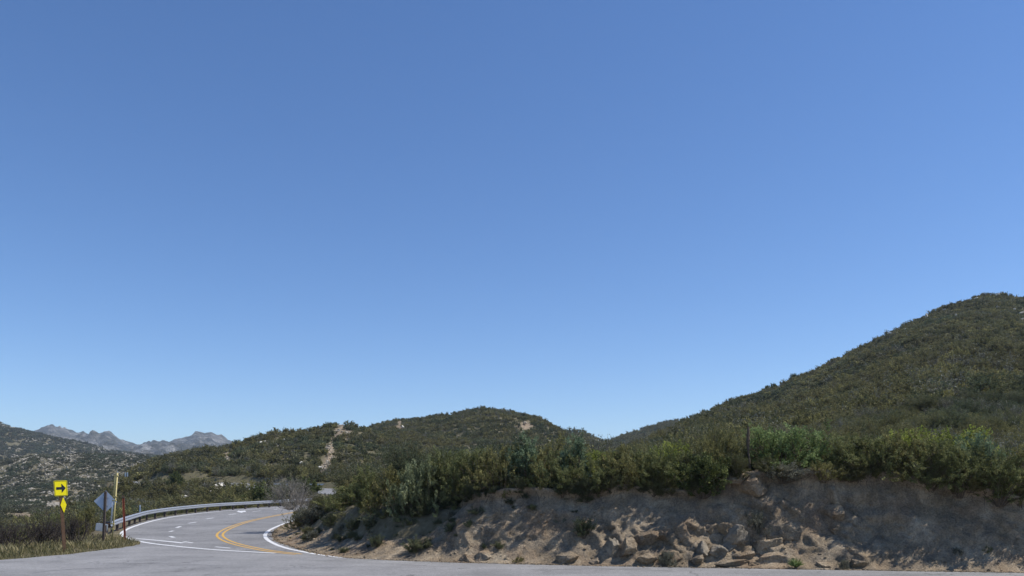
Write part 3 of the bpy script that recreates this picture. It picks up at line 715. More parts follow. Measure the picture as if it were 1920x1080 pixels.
def shrub_parts(seed, Hh, Wd, nst, nleaf, size, aspect, spread, r0=.022, levels=3, kids=3, bend=.25, dirw=.8):
    rs = np.random.default_rng(seed); pa, ti = branches(rs, nst, Hh, Wd, r0, kids, 1, levels, bend)
    allp = np.vstack([np.array(p[0]) for p in pa]); hi = np.percentile([t[0][2] for t in ti], 98.5); wi = np.percentile([abs(t[0][:2]).max() for t in ti], 95)
    sx = Wd/wi*.93; sz = Hh/hi*.95
    pa = [(np.array(p)*[sx, sx, sz], r) for p, r in pa]; ti = [(t[0]*[sx, sx, sz], t[1], t[2]*(sx+sz)/2*.5) for t in ti]
    ti = [t for t in ti if t[0][2] < Hh*1.02 and max(abs(t[0][:2])) < Wd*1.1]; pa = [p for p in pa if np.max(np.array(p[0])[:, 2]) < Hh*1.02]
    TV, TF = tubes([p for p in pa if p[1][0] > r0*.12]); LV = None
    if nleaf: LV = leaves(rs, ti, nleaf, size, aspect, spread, dirw)
    return (TV, TF), LV
KIND = dict(   # H, half width, stems, leaves, size, aspect, spread
    chamise=(2.0, 1.35, 20, 15000, .028, 3.0, .095), olive=(1.8, 1.5, 18, 13000, .036, 2.0, .10), sage=(1.5, 1.4, 18, 13000, .034, 2.4, .095),
    blue=(2.5, .8, 12, 11000, .034, 2.0, .11), lime=(1.8, 1.2, 14, 11000, .044, 1.5, .13), oak=(1.7, 1.2, 18, 12000, .06, 1.3, .12),
    green=(1.9, 1.6, 24, 18000, .036, 2.0, .11), grey_leaf=(1.1, .95, 20, 7000, .026, 2.6, .11))
meshes = {}
def shrub_meshes(kind, var):
    k = (kind, var)
    if k in meshes: return meshes[k]
    Hh, Wd, ns_, nl, sz, asp, sp = KIND[kind]
    seed = {a: i for i, a in enumerate(KIND)}[kind]*10+var+100
    (TV, TF), (LV, LF, lv) = shrub_parts(seed, Hh, Wd, ns_, nl, sz, asp, sp)
    a = mesh_np('foliage', LV, LF, [M[kind]], attr={'v': lv}); b = mesh_np('branches', TV, TF, [M['twig']], True)
    meshes[k] = (a, b, Hh, Wd); return meshes[k]
prng = random.Random(11)
def shrub(kind, var, loc, H, W, label, cat='shrub', group=None, lean=0, name='shrub'):
    a, b, h0, w0 = shrub_meshes(kind, var)
    t = empty(name, loc); t.scale = (W/(2*w0), W/(2*w0), H/h0); t.rotation_euler = (R(lean), 0, prng.uniform(0, 6.28))
    tag(t, label, cat, group)
    link('branches', b, t); link('foliage', a, t); return t
G1 = 'shrubs along the crest of the roadside bank'
# (column, base row, width px, height px, kind, back-set from the brink in m, label)
crest = [
 (560, 992, 50, 34, 'olive', .3, 'low dark olive bush at the very tip of the bank by the bend'),
 (590, 985, 60, 42, 'grey_leaf', .9, 'low grey-green bush under the bare twiggy bush at the bank tip'),
 (655, 972, 85, 62, 'chamise', .5, 'dark green bush right of the bare grey bush, low on the left slope'),
 (700, 962, 100, 84, 'chamise', .4, 'wide dark green bush overhanging the left sloping end of the bank'),
 (735, 950, 85, 72, 'olive', 1.0, 'olive bush rising behind the wide dark bush at the sloping end'),
 (775, 938, 85, 68, 'sage', .3, 'silvery sage bush drooping low over the left part of the bank'),
 (808, 928, 85, 74, 'sage', .2, 'bigger sage-green bush spilling over the brink, right of the drooping one'),
 (845, 918, 80, 78, 'chamise', .5, 'feathery dark bush just right of the two sage bushes'),
 (885, 912, 85, 82, 'chamise', .4, 'full feathery bush left of the bright streak on the bank'),
 (930, 910, 85, 86, 'olive', .5, 'olive-brown bush directly above the bright streak on the bank'),
 (985, 908, 55, 98, 'blue', .5, 'tall narrow blue-green bush standing above the middle of the bank'),
 (1010, 905, 80, 82, 'olive', .9, 'olive bush behind the tall blue-green one on its right'),
 (1045, 908, 85, 74, 'chamise', .3, 'dark bushy shrub at the brink under the paler upright bushes'),
 (1080, 905, 60, 92, 'blue', .9, 'second upright blue-green bush, left of the bright yellow-green one'),
 (1115, 890, 75, 52, 'lime', 3.0, 'bright yellow-green bush behind the crest left of the skyline gap'),
 (1125, 908, 85, 72, 'chamise', .3, 'feathery bush in front of the bright yellow-green bush'),
 (1165, 908, 85, 76, 'olive', .4, 'brownish olive bush beneath the gap between the hills'),
 (1205, 906, 80, 72, 'chamise', .5, 'dark green bush right of the gap between the hills'),
 (1245, 904, 85, 76, 'chamise', .4, 'wide feathery bush left of the round dark oak bush'),
 (1262, 885, 70, 60, 'lime', 3.2, 'yellow-green bush rising behind the crest left of the oak bush'),
 (1318, 922, 82, 68, 'oak', -.25, 'round glossy dark green oak bush hanging over the brink'),
 (1350, 888, 76, 80, 'olive', .9, 'large olive dome of brush between the oak bush and the bare trunk'),
 (1475, 880, 128, 82, 'green', 1.4, 'big rounded bright green bush right of the bare trunk'),
 (1466, 926, 72, 40, 'grey_leaf', -.15, 'low grey bush on the brink below the big bright green bush'),
 (1545, 915, 50, 48, 'olive', -.15, 'small dark olive bush clinging to the brink right of the grey one'),
 (1580, 886, 80, 72, 'chamise', .9, 'dark twiggy bush just right of the big bright green bush'),
 (1635, 890, 85, 72, 'chamise', .5, 'dark bush above the left end of the shaded smooth wall'),
 (1690, 890, 90, 78, 'olive', .6, 'wide dark olive bush with bare stems above the shaded wall'),
 (1705, 870, 80, 66, 'lime', 3.0, 'yellowish-topped bush rising behind the bushes above the shaded wall'),
 (1745, 895, 90, 74, 'chamise', .4, 'dense dark bush above the middle of the shaded wall'),
 (1790, 878, 90, 72, 'lime', 3.2, 'yellow-brown topped bush behind the row near the right edge'),
 (1800, 905, 85, 70, 'chamise', .3, 'dark drooping bush overhanging the right part of the shaded wall'),
 (1838, 905, 60, 94, 'blue', .8, 'tall dark green bush rising above its row near the right edge'),
 (1875, 920, 90, 74, 'chamise', .2, 'dense dark bush drooping low near the right edge'),
 (1918, 928, 95, 88, 'olive', .3, 'broad dark bush cut off by the right edge of the view'),
 (1990, 935, 100, 90, 'chamise', .5, 'dark bush at the crest just beyond the right edge of the view'), (2080, 935, 100, 80, 'olive', .6, 'olive bush at the crest farthest beyond the right edge of the view'),
]
brx = 960+F*bx[73]/by[73]
kend = int(np.argmin(brx))
for n_, (x, yb, wp, hp, kind, bs, lab) in enumerate(crest):
    if x > 1600: bs -= .3; wp *= 1.15
    if 800 < x < 1270 and kind != 'blue': hp *= (.82, .94, .87)[n_ % 3]
    k = int(np.argmin(np.abs(brx[:kend+1]-x))); d0 = Hc(ss[k]);
    X = bx[73, k]+nx[k]*(.15+bs*.9); Y = by[73, k]+ny[k]*(.15+bs*.9)
    # keep the photo column while set back
    X = X+((x-960)/F-X/Y)*Y
    z = crest_z(X, Y)-.3 if bs > .25 else float(bz[73, k])-.35+bs*.5
    if n_ < 2: pt, _ = on_bank(x, yb-3); X, Y, z = pt.x, pt.y+.3, pt.z-.1
    zt = CH+(HY-(yb-hp))/F*Y
    H = max(.7, zt-z); W = wp/F*Y*1.3
    shrub(kind, n_ % 3, (X, Y, z), H, W, lab or 'bush at the crest of the bank beyond the right edge of the view', group=G1)
# small plants on the face and at its foot
for x, y, wp, hp, kind, lab in ((1420, 1000, 46, 44, 'grey_leaf', 'small grey-green bush growing out of the lit slope above the fractured rocks'),
        (1253, 1064, 42, 34, 'grey_leaf', 'scruffy low bush at the foot of the bank between two rock piles'),
        (1583, 1068, 26, 22, 'grey_leaf', 'little tuft of brush at the foot of the shaded wall'),
        (1795, 1040, 26, 16, 'grey_leaf', 'tiny dark bush on the lower face near the right edge'),
        (1855, 1035, 22, 14, 'chamise', 'tiny dark sprig on the lower face at the far right'),
        (845, 970, 20, 16, 'grey_leaf', 'dark little twiggy bush stuck on the upper left face'),
        (1180, 1045, 16, 12, 'grey_leaf', 'tiny sprig between the boulders left of the middle'),
        (972, 1056, 26, 14, 'olive', 'low weeds at the foot of the bank near the middle'),
        (725, 1000, 30, 18, 'olive', 'small dry bush on the sloping left end'),
        (640, 1000, 30, 20, 'grey_leaf', 'dry tuft on the eroded slope near the bank tip'),
        (585, 1012, 36, 20, 'grey_leaf', 'brownish tuft low on the bank tip beside the white line')):
    p, nrm = on_bank(x, y); p = p-nrm*.08
    shrub(kind, 0, (p.x, p.y, p.z-.08), hp/F*p.y*1.05, wp/F*p.y, lab)
# yucca
p, nrm = on_bank(1492, 1063)
rs = np.random.default_rng(3); Vs = []; Fs = []; vv = []
for k in range(90):
    a = rs.uniform(0, 6.28); e = rs.uniform(.15, 1.45); L = rs.uniform(.3, .42); d = np.array([math.cos(a)*math.cos(e), math.sin(a)*math.cos(e), math.sin(e)]); s = np.array([-math.sin(a), math.cos(a), 0])*.014
    o = len(Vs)*1; base = d*.03; mid = d*L*.5+np.array([0, 0, .02]); Vs += [base-s, base+s, mid+s*.8, d*L, mid-s*.8]; Fs.append([o, o+1, o+2, o+3, o+4]); vv += [rs.uniform()]*5
t = empty('yucca', tuple(p+nrm*.12)); tag(t, 'spiky green yucca at the foot of the bank right of the rocks', 'yucca')
link('leaves', mesh_np('leaves', np.array(Vs), np.array(Fs), [M['green']], attr={'v': vv}), t)
MB().cyl((0, 0, -.05), (0, 0, .07), .05, .03, 8).build('stem', M['twig'], t)
# bare grey bush at the bank tip
def bare_bush(loc, H, W, seed, mat, label, n=26, r0=.02, kids=4, lv=3, name='dead_bush', group=None):
    (TV, TF), _ = shrub_parts(seed, H, W/2, n, 0, 1, 1, 1, r0, lv, kids, .4)
    t = empty(name, loc); tag(t, label, 'bush', group); link('branches', mesh_np('branches', TV, TF, [mat], True), t)
    return t
t = bare_bush((-12.6, 45.5, crest_z(-12.6, 45.5)-.1), 2.0, 2.9, 77, M['greytwig'], 'bare grey twiggy bush at the left tip of the bank above the road', 34, .02, 4, 3)
(_, _), (LV, LF, lv) = shrub_parts(78, 1.6, 1.3, 16, 3500, .03, 2, .14, .02)
link('foliage', mesh_np('foliage', LV, LF, [M['grey_leaf']], attr={'v': lv}), t)
bare_bush((-11.4, 43.0, crest_z(-11.4, 43.0)-.1), 1.3, 2.2, 79, M['greytwig'], 'second lower bare grey bush just right of the twiggy one at the tip', 28, .016, 4, 3)
# scorched bushes left
for x, y, H, W, sd, lab in ((22, 1032, 1.7, 2.6, 81, 'blackened bare bush nearest the left edge of the view'), (72, 1027, 1.9, 2.6, 82, 'tangled burnt bush just left of the arrow sign post'),
                            (140, 1022, 1.7, 2.2, 83, 'burnt spreading bush right behind the arrow sign post'), (-30, 1030, 1.6, 2.4, 84, 'burnt bush beyond the left edge of the view'), (98, 1016, 1.6, 2.4, 85, 'dark leafless bush behind the arrow sign, set back from the road')):
    X, D = P(x, y); D += .8; bare_bush(((x-960)/F*D, D, Ts((x-960)/F*D, D)-.2), H, W, sd, M['deadtwig'], lab, 22, .028, 4, 3, group='burnt bushes on the left shoulder')
# thin green-grey shrubs among them
for x, y, wp, hp, kind, lab in ((40, 1008, 60, 42, 'chamise', 'dark living bush behind the burnt ones at far left'), (165, 1006, 55, 40, 'olive', 'olive bush between the arrow sign and the grey diamond sign'), (5, 1018, 60, 36, 'olive', 'olive bush at the left edge behind burnt twigs'), (108, 1003, 60, 40, 'chamise', 'dark bush right behind the arrow sign post')):
    X, D = P(x, y); D += 3; X = (x-960)/F*D
    shrub(kind, 1, (X, D, Ts(X, D)-.1), 1.7, wp/F*D, lab)
# bushes beyond the rail and on the hills that stand out singly
for x, yt, wp, D, H, kind, lab in ((500, 906, 80, 112, 3.4, 'oak', 'dark rounded thicket left of the distant diamond sign'), (565, 898, 72, 116, 4.0, 'oak', 'tall dark thicket right behind the distant diamond sign'),
        (535, 901, 60, 120, 3.6, 'olive', 'olive thicket between the two dark ones behind the distant sign'), (455, 918, 75, 108, 2.9, 'olive', 'yellowish olive bush left of the dark thickets beyond the rail'), (580, 916, 30, 112, 2.4, 'oak', 'dark bush just left of the upper bend'),
        (331, 884, 30, 172, 3.8, 'oak', 'round dark tree-like bush below the hillside road cut'), (530, 926, 40, 101, 2.2, 'sage', 'grey-green bush under the distant diamond sign')):
    X = (x-960)/F*D; zt = CH+(HY-yt)/F*D; z = Ts(X, D); z2 = min(z, zt-H*.8)
    shrub(kind, 2, (X, D, z-.2), max(H, zt-z), wp/F*D*1.1, lab)

# hillside chaparral, as instanced ground cover
def proto_coll(name, mats, specs):
    c = bpy.data.collections.new(name)
    specs = specs+([specs[1], specs[0]] if mats is M['far'] else [])
    for k, (Hh, Wd, nst, nl, sz, asp, sp) in enumerate(specs):
        extra_m = M['grey_leaf'] if mats is M['far'] and k == len(specs)-1 else (M['olive'] if mats is M['far'] and k == len(specs)-2 else mats)
        if mats is M['far'] and k == len(specs)-1: nl = nl//3
        (TV, TF), (LV, LF, lv) = shrub_parts(300+k*7+len(name), Hh, Wd, nst, nl, sz, asp, sp, .03, 2, 3, .3)
        V = np.vstack([LV, TV]); me = mesh_np('shrub_shape', V, [LF, TF+len(LV)], [extra_m, M['twig']], mi=np.concatenate([np.zeros(len(LF)), np.ones(len(TF))]), attr={'v': np.concatenate([lv, np.full(len(TV), .5)])})
        o = bpy.data.objects.new('shrub_shape', me); c.objects.link(o)
    return c
def rock_mesh(seed, sub_=3, amp=.28, sq=(1, 1, .7), facet=True):
    bm = bmesh.new(); bmesh.ops.create_icosphere(bm, subdivisions=sub_, radius=1)
    V = np.array([v.co[:] for v in bm.verts]); rs = np.random.default_rng(seed)
    if facet:                               # flatten against random planes for a broken, blocky look
        for _ in range(17):
            d = rs.normal(0, 1, 3); d /= np.linalg.norm(d); lim = rs.uniform(.45, .8); q = V@d; V = V-np.clip(q-lim, 0, None)[:, None]*d
    nn = fbm(V[:, 0]*1.3+seed, V[:, 1]*1.3, V[:, 2]*1.3, 4, seed); n2 = fbm(V[:, 0]*4+seed, V[:, 1]*4, V[:, 2]*4, 3, seed+5, True)
    n3 = fbm(V[:, 0]*9+seed, V[:, 1]*9, V[:, 2]*9, 3, seed+9)
    V = V*(1+amp*nn+.09*n2+.03*n3)[:, None]*np.array(sq)
    for v, c in zip(bm.verts, V): v.co = c
    me = bpy.data.meshes.new('boulder'); bm.to_mesh(me); bm.free()
    for p in me.polygons: p.use_smooth = sub_ > 3
    return me
def scatter(name, label, cat, coll, pts, nproto, smin, smax, seed, zsc=(1, 1)):
    rs = np.random.default_rng(seed); n = len(pts)
    me = bpy.data.meshes.new(name); me.vertices.add(n); me.vertices.foreach_set('co', pts.astype(np.float32).reshape(-1))
    s = rs.uniform(0, 1, n)**1.6*(smax-smin)+smin
    a = me.attributes.new('rotv', 'FLOAT_VECTOR', 'POINT'); a.data.foreach_set('vector', np.stack([rs.normal(0, .08, n), rs.normal(0, .08, n), rs.uniform(0, 6.28, n)], -1).astype(np.float32).reshape(-1))
    a = me.attributes.new('sclv', 'FLOAT_VECTOR', 'POINT'); a.data.foreach_set('vector', np.stack([s*rs.uniform(.8, 1.25, n), s*rs.uniform(.8, 1.25, n), s*rs.uniform(zsc[0]*.8, zsc[1]*1.2, n)], -1).astype(np.float32).reshape(-1))
    a = me.attributes.new('pid', 'INT', 'POINT'); a.data.foreach_set('value', rs.integers(0, nproto, n).astype(np.int32))
    o = link(name, me); tag(o, label, cat, kind='stuff')
    ng = bpy.data.node_groups.new(name+'_nodes', 'GeometryNodeTree')
    ng.interface.new_socket('Geometry', in_out='INPUT', socket_type='NodeSocketGeometry'); ng.interface.new_socket('Geometry', in_out='OUTPUT', socket_type='NodeSocketGeometry')
    N = ng.nodes.new; gi = N('NodeGroupInput'); go = N('NodeGroupOutput'); ip = N('GeometryNodeInstanceOnPoints'); ci = N('GeometryNodeCollectionInfo')
    ci.inputs[0].default_value = coll; ci.inputs['Separate Children'].default_value = True; ci.inputs['Reset Children'].default_value = True
    def na(nm, ty): q = N('GeometryNodeInputNamedAttribute'); q.data_type = ty; q.inputs[0].default_value = nm; return q.outputs[0]
    er = N('FunctionNodeEulerToRotation'); L = ng.links.new
    L(gi.outputs[0], ip.inputs['Points']); L(ci.outputs[0], ip.inputs['Instance']); ip.inputs['Pick Instance'].default_value = True
    L(na('pid', 'INT'), ip.inputs['Instance Index']); L(na('rotv', 'FLOAT_VECTOR'), er.inputs[0]); L(er.outputs[0], ip.inputs['Rotation']); L(na('sclv', 'FLOAT_VECTOR'), ip.inputs['Scale'])
    L(ip.outputs[0], go.inputs[0]); md = o.modifiers.new('scatter', 'NODES'); md.node_group = ng
    return o
far_sp = [(1.3, 1.2, 9, 420, .17, 1.5, .2), (1.0, 1.3, 9, 420, .16, 1.6, .2), (1.6, 1.1, 9, 460, .17, 1.4, .2), (.9, 1.0, 8, 320, .15, 1.8, .18), (1.3, 1.5, 10, 520, .18, 1.4, .22)]
near_sp = [(1.8, 1.3, 20, 9000, .034, 2.4, .17), (1.5, 1.4, 20, 9000, .034, 2.6, .17), (2.0, 1.2, 20, 9000, .036, 2.2, .17), (1.2, 1.1, 18, 6500, .034, 2.4, .15)]
mid_sp = [(1.8, 1.3, 12, 1500, .085, 1.8, .18), (1.5, 1.4, 12, 1500, .085, 1.9, .18), (2.0, 1.2, 12, 1500, .09, 1.6, .18), (1.2, 1.1, 10, 1100, .08, 1.8, .16)]
cf = proto_coll('far_shapes', M['far'], far_sp); cl = proto_coll('dry_shapes_', M['farL'], far_sp); cn = proto_coll('near_shapes', M['far'], near_sp); cm = proto_coll('mid_shapes', M['far'], mid_sp)
def sample(n, D0, D1, x0, x1, seed):
    rs = np.random.default_rng(seed); D = np.sqrt(rs.uniform(D0**2, D1**2, n)); x = rs.uniform(x0, x1, n); X = (x-960)/F*D
    return X, D, x, rs
def veg(n, D0, D1, x0, x1, seed, keep=.1, clump=.0, cs=14, bare_cut=.35):
    X, D, x, rs = sample(n, D0, D1, x0, x1, seed); z = T(X, D); y = HY-(z-CH)/D*F
    dt, s = dist_poly(X, D, TOE); de, _ = dist_poly(X, D, EDGE); i_ = inside(X, D, HILLPOLY); v_ = inside(X, D, VALPOLY)
    ok = np.where(D < 215, (i_ & (dt > np.where(D < 80, Run(s)+1.4, 2.2))) | (v_ & (de > keep)), True)
    ok &= ~((x > 583) & (x < 692) & (D > 72) & (D < 136))
    ok &= scar(x, y) < bare_cut+rs.uniform(-.2, .3, n)
    if clump: ok &= fbm(X/cs, D/cs, 0, 3, seed) > clump+rs.uniform(-.35, .35, n)
    return np.stack([X, D, z-.15], -1)[ok], D[ok]
pts, Dv = veg(5200, 31, 92, 480, 2300, 401, 3.0)
scatter('brush', 'dense mixed green and olive brush behind the crest of the bank', 'brush', cn, pts, 6, .45, 1.1, 402, (.75, 1.05))
pts, Dv = veg(12500, 90, 210, -150, 2250, 405, 2.0)
scatter('chaparral', 'thick green chaparral on the middle slopes', 'chaparral', cm, pts, 6, .4, 1.65, 406)
pts, Dv = veg(2600, 43, 92, -200, 700, 407, 2.2)
scatter('valley_brush', 'low green brush on the slope dropping away beyond the guardrail', 'brush', cm, pts, 6, .35, .85, 408)
pts, Dv = veg(66000, 207.5, 520, 180, 2200, 411, 2.0, -.75, 12)
scatter('hill_chaparral', 'dark green chaparral cover over the hills', 'chaparral', cf, pts, 7, .4, 1.5, 412)
pts, Dv = veg(42000, 215, 760, -200, 420, 415, 2.0, -.12, 9)
pts = pts[pts[:, 2] > -24.5]
scatter('dry_scrub', 'sparse dark scrub over the rocky left hillside', 'scrub', cl, pts, 5, .5, 1.5, 416, (.7, 1))
X, D, x, rs = sample(9000, 520, 950, 950, 1500, 417); z = T(X, D)
scatter('distant_chaparral', 'dark chaparral on the small far ridges in the gap', 'chaparral', cf, np.stack([X, D, z-.2], -1), 5, 1.2, 3.0, 418)
X, D, x, rs = sample(40000, 850, 1700, -150, 430, 419); z = T(X, D); ok = fbm(X/25, D/25, 0, 4, 9) > -.3+rs.uniform(-.2, .3, len(X))
scatter('ridge_scrub', 'dark scrub dotting the second rocky ridge', 'scrub', cl, np.stack([X, D, z-.2], -1)[ok], 5, 1.2, 3.2, 420, (.7, 1))
# loose rock over the left hillside and the bare strip
cr = bpy.data.collections.new('rock_shapes')
for k in range(4):
    me = rock_mesh(500+k, 2, .25); me.materials.append(M['talus']); cr.objects.link(bpy.data.objects.new('rock_shape', me))
cr2 = bpy.data.collections.new('stone_shapes')
for k in range(4):
    me = rock_mesh(540+k, 2, .3); me.materials.append(M['bank']); cr2.objects.link(bpy.data.objects.new('stone_shape', me))
X, D, x, rs = sample(60000, 300, 760, -200, 420, 421); z = T(X, D); ok = (fbm(X/9, D/9, 0, 4, 19) > -.05+rs.uniform(-.5, .4, len(X))) & (z > -24)
scatter('hillside_rocks', 'countless pale rocks strewn over the left hillside', 'rocks', cr, np.stack([X, D, z], -1)[ok], 4, .22, 1.15, 422, (.8, 1.2))
X, D, x, rs = sample(34000, 850, 1700, -150, 430, 423); z = T(X, D); ok = fbm(X/45, D/45, 0, 4, 29) > rs.uniform(-.4, .3, len(X))
scatter('ridge_rocks', 'countless pale rocks on the second ridge', 'rocks', cr, np.stack([X, D, z], -1)[ok], 4, .7, 2.8, 424, (.8, 1.2))
X, D, x, rs = sample(26000, 92, 310, 60, 720, 425); z = T(X, D); y = HY-(z-CH)/D*F; ok = (scar(x, y) > rs.uniform(.25, 1.6, len(x)))
ok &= (D > 212) | inside(X, D, VALPOLY)
scatter('scree', 'loose tan rocks on the bare strip down the front hill', 'rocks', cr, np.stack([X, D, z], -1)[ok], 4, .12, .75, 426, (.7, 1))
# gravel at the foot of the bank
rs = np.random.default_rng(9); n = 4500; s_ = rs.uniform(0, s_end, n); o_ = np.abs(rs.normal(0, .17, n))-.05
X = np.interp(s_, toe_s, toe_np[:, 0])-np.interp(s_, ss, nx)*o_; Y = np.interp(s_, toe_s, toe_np[:, 1])-np.interp(s_, ss, ny)*o_
scatter('gravel', 'crumbled gravel along the foot of the bank', 'gravel', cr2, np.stack([X, Y, gz(Y)+.005], -1), 4, .012, .06, 427)

# grass on the left shoulder
rs = np.random.default_rng(21); n = 26000
k = rs.integers(0, 3, n)
x = rs.uniform(-260, 262, n); lo = np.interp(x, [-260, -100, 0, 120, 190, 235, 262], [1062, 1056, 1050, 1039.5, 1031.5, 1025.5, 1020.5]); hi = np.interp(x, [-260, 0, 100, 170, 200, 222, 262], [1030, 1022, 1012, 1005, 1006, 1013, 1018.5])
y = lo+(hi-lo)*rs.uniform(0, 1, n)**1.2
D = np.where(y >= 1039, 3600/(y-930), 4788/(y-894)); X = (x-960)/F*D
z = T(X, D)-.04; dens = fbm(X*1.3, D*1.3, 0, 3, 33); ok = dens > rs.uniform(-.7, .45, n)
X, D, z, dens, x, y, lo = [q[ok] for q in (X, D, z, dens, x, y, lo)]; n = len(X)
hh_ = rs.uniform(.05, .36, n)*(1+dens*.7)*np.clip(.3+(lo-y)/8, .3, 1); a = rs.uniform(0, 6.28, n); ln = rs.normal(0, .35, n)*hh_
sx = np.cos(a)*.011; sy = np.sin(a)*.011; lx = np.cos(a*1.7)*ln; ly = np.sin(a*1.7)*ln
V = np.stack([np.stack([X-sx, D-sy, z], -1), np.stack([X+sx, D+sy, z], -1), np.stack([X+sx*.7+lx*.4, D+sy*.7+ly*.4, z+hh_*.6], -1), np.stack([X+lx, D+ly, z+hh_], -1)], 1).reshape(-1, 3)
v = np.repeat(np.clip(.35+dens*.5+rs.normal(0, .22, n), 0, 1), 4)
tag(link('grass', mesh_np('grass', V, np.arange(n*4).reshape(-1, 4), [M['grass']], attr={'v': v})), 'dry green and straw grass on the left shoulder', 'grass', kind='stuff')
rs = np.random.default_rng(61); c = rs.integers(5, ns-20, 1900); r = (3+rs.uniform(0, 1, 1900)**1.5*73).astype(int)
scatter('embedded_stones', 'small stones and clods stuck in the face of the bank', 'stones', cr2, np.stack([bx[r, c], by[r, c], bz[r, c]], -1), 4, .02, .1, 430, (.6, 1.1))
def s_idx(x): return int(np.clip(s_of_x(x)/s_end*(ns-1), 5, ns-5))
# low tufts along the brink
rs = np.random.default_rng(51); n = 420; c = rs.integers(5, kend+60, n); r = np.clip(74+rs.integers(-7, 12, n), 0, 97)
scatter('brink_tufts', 'low dry tufts and seedlings along the brink of the bank', 'tufts', cn, np.stack([bx[r, c], by[r, c], bz[r, c]-.04], -1), 4, .1, .38, 428, (.8, 1.1))
c = rs.integers(s_idx(860), s_idx(545), 75); r = rs.integers(44, 84, 75)
scatter('slope_brush', 'green brush spilling down the left end of the bank', 'brush', cm, np.stack([bx[r, c], by[r, c], bz[r, c]-.1], -1), 6, .25, .62, 431, (.6, .9))
c = rs.integers(kend-330, ns-30, 260); r = rs.integers(8, 90, 260)
scatter('slope_tufts', 'scattered tufts on the sloping left end of the bank', 'tufts', cn, np.stack([bx[r, c], by[r, c], bz[r, c]-.04], -1), 4, .08, .4, 429, (.6, 1))
# roots and litter hanging at the brink
rs = np.random.default_rng(23); paths = []
for q in range(420):
    c = rs.integers(10, kend); r = 73-rs.integers(0, 9); p = np.array([bx[r, c], by[r, c], bz[r, c]]); o = np.array([-nx[c], -ny[c], 0])
    L = rs.uniform(.15, .65); d = o*.5+rs.normal(0, .4, 3)+np.array([0, 0, -.5]); pts = [p-o*.05]
    for j in range(4): d = d+rs.normal(0, .3, 3)+np.array([0, 0, -.2]); d /= np.linalg.norm(d); pts.append(pts[-1]+d*L/4)
    paths.append((pts, np.linspace(.009, .004, 5)*rs.uniform(.6, 1.6)))
V, Fc = tubes(paths, 3); tag(link('hanging_roots', mesh_np('hanging_roots', V, Fc, [M['twig']])), 'fine dry roots hanging from the brink of the bank', 'roots', kind='stuff')

# bare trunk
X, Y = (1405-960)/F*29.2, 29.2; z = crest_z(X, Y)
t = empty('dead_tree', (X, Y, z-.1)); t.scale = (1, 1, 1); tag(t, 'bare broken upright trunk standing left of the big bright green bush', 'dead tree')
rs = np.random.default_rng(2); zt = CH+(HY-795)/F*Y-z+.1; zz = np.linspace(0, zt, 14); pts = np.stack([-.06*zz/zt+.02*np.sin(zz*5), .02*np.cos(zz*4), zz], -1)
V, Fc = tubes([(pts, np.interp(zz/zt, [0, .45, .6, .85, 1], [.04, .036, .065, .055, .016]))], 9); V = V+fbm(V[:, 0]*20, V[:, 1]*20, V[:, 2]*6, 2, 4)[:, None]*np.array([.012, .012, 0])
link('trunk', mesh_np('trunk', V, Fc, [M['twig']], True), t)
for tb in (([(0, 0, zt*.45), (.08, .02, zt*.5), (.12, .03, zt*.6)], [.02, .014, .006]), ([(-.03, 0, zt*.7), (-.1, 0, zt*.76), (-.13, -.02, zt*.8)], [.018, .012, .005])):
    V, Fc = tubes([tb], 5); link('branch_stub', mesh_np('branch_stub', V, Fc, [M['wood']]), t)
# skyline trees
for q, (x, yb, hp, wp) in enumerate(((1432, 735, 9, 9), (1440, 733, 12, 12), (1450, 732, 13, 14), (1490, 715, 12, 16))):
    D = 330+(x-1300)*.08; X = (x-960)/F*D; z = Ts(X, D)
    shrub('oak', q % 3, (X, D, z-.3), hp/F*D*1.15, wp/F*D, ('leftmost small tree of the trio on the right hill skyline', 'middle small tree of the trio on the right hill skyline', 'right-hand small tree of the trio on the right hill skyline', 'lone rounded tree on the right hill skyline, uphill of the trio')[q], 'tree', 'small trees on the right hill skyline', name='skyline_tree')
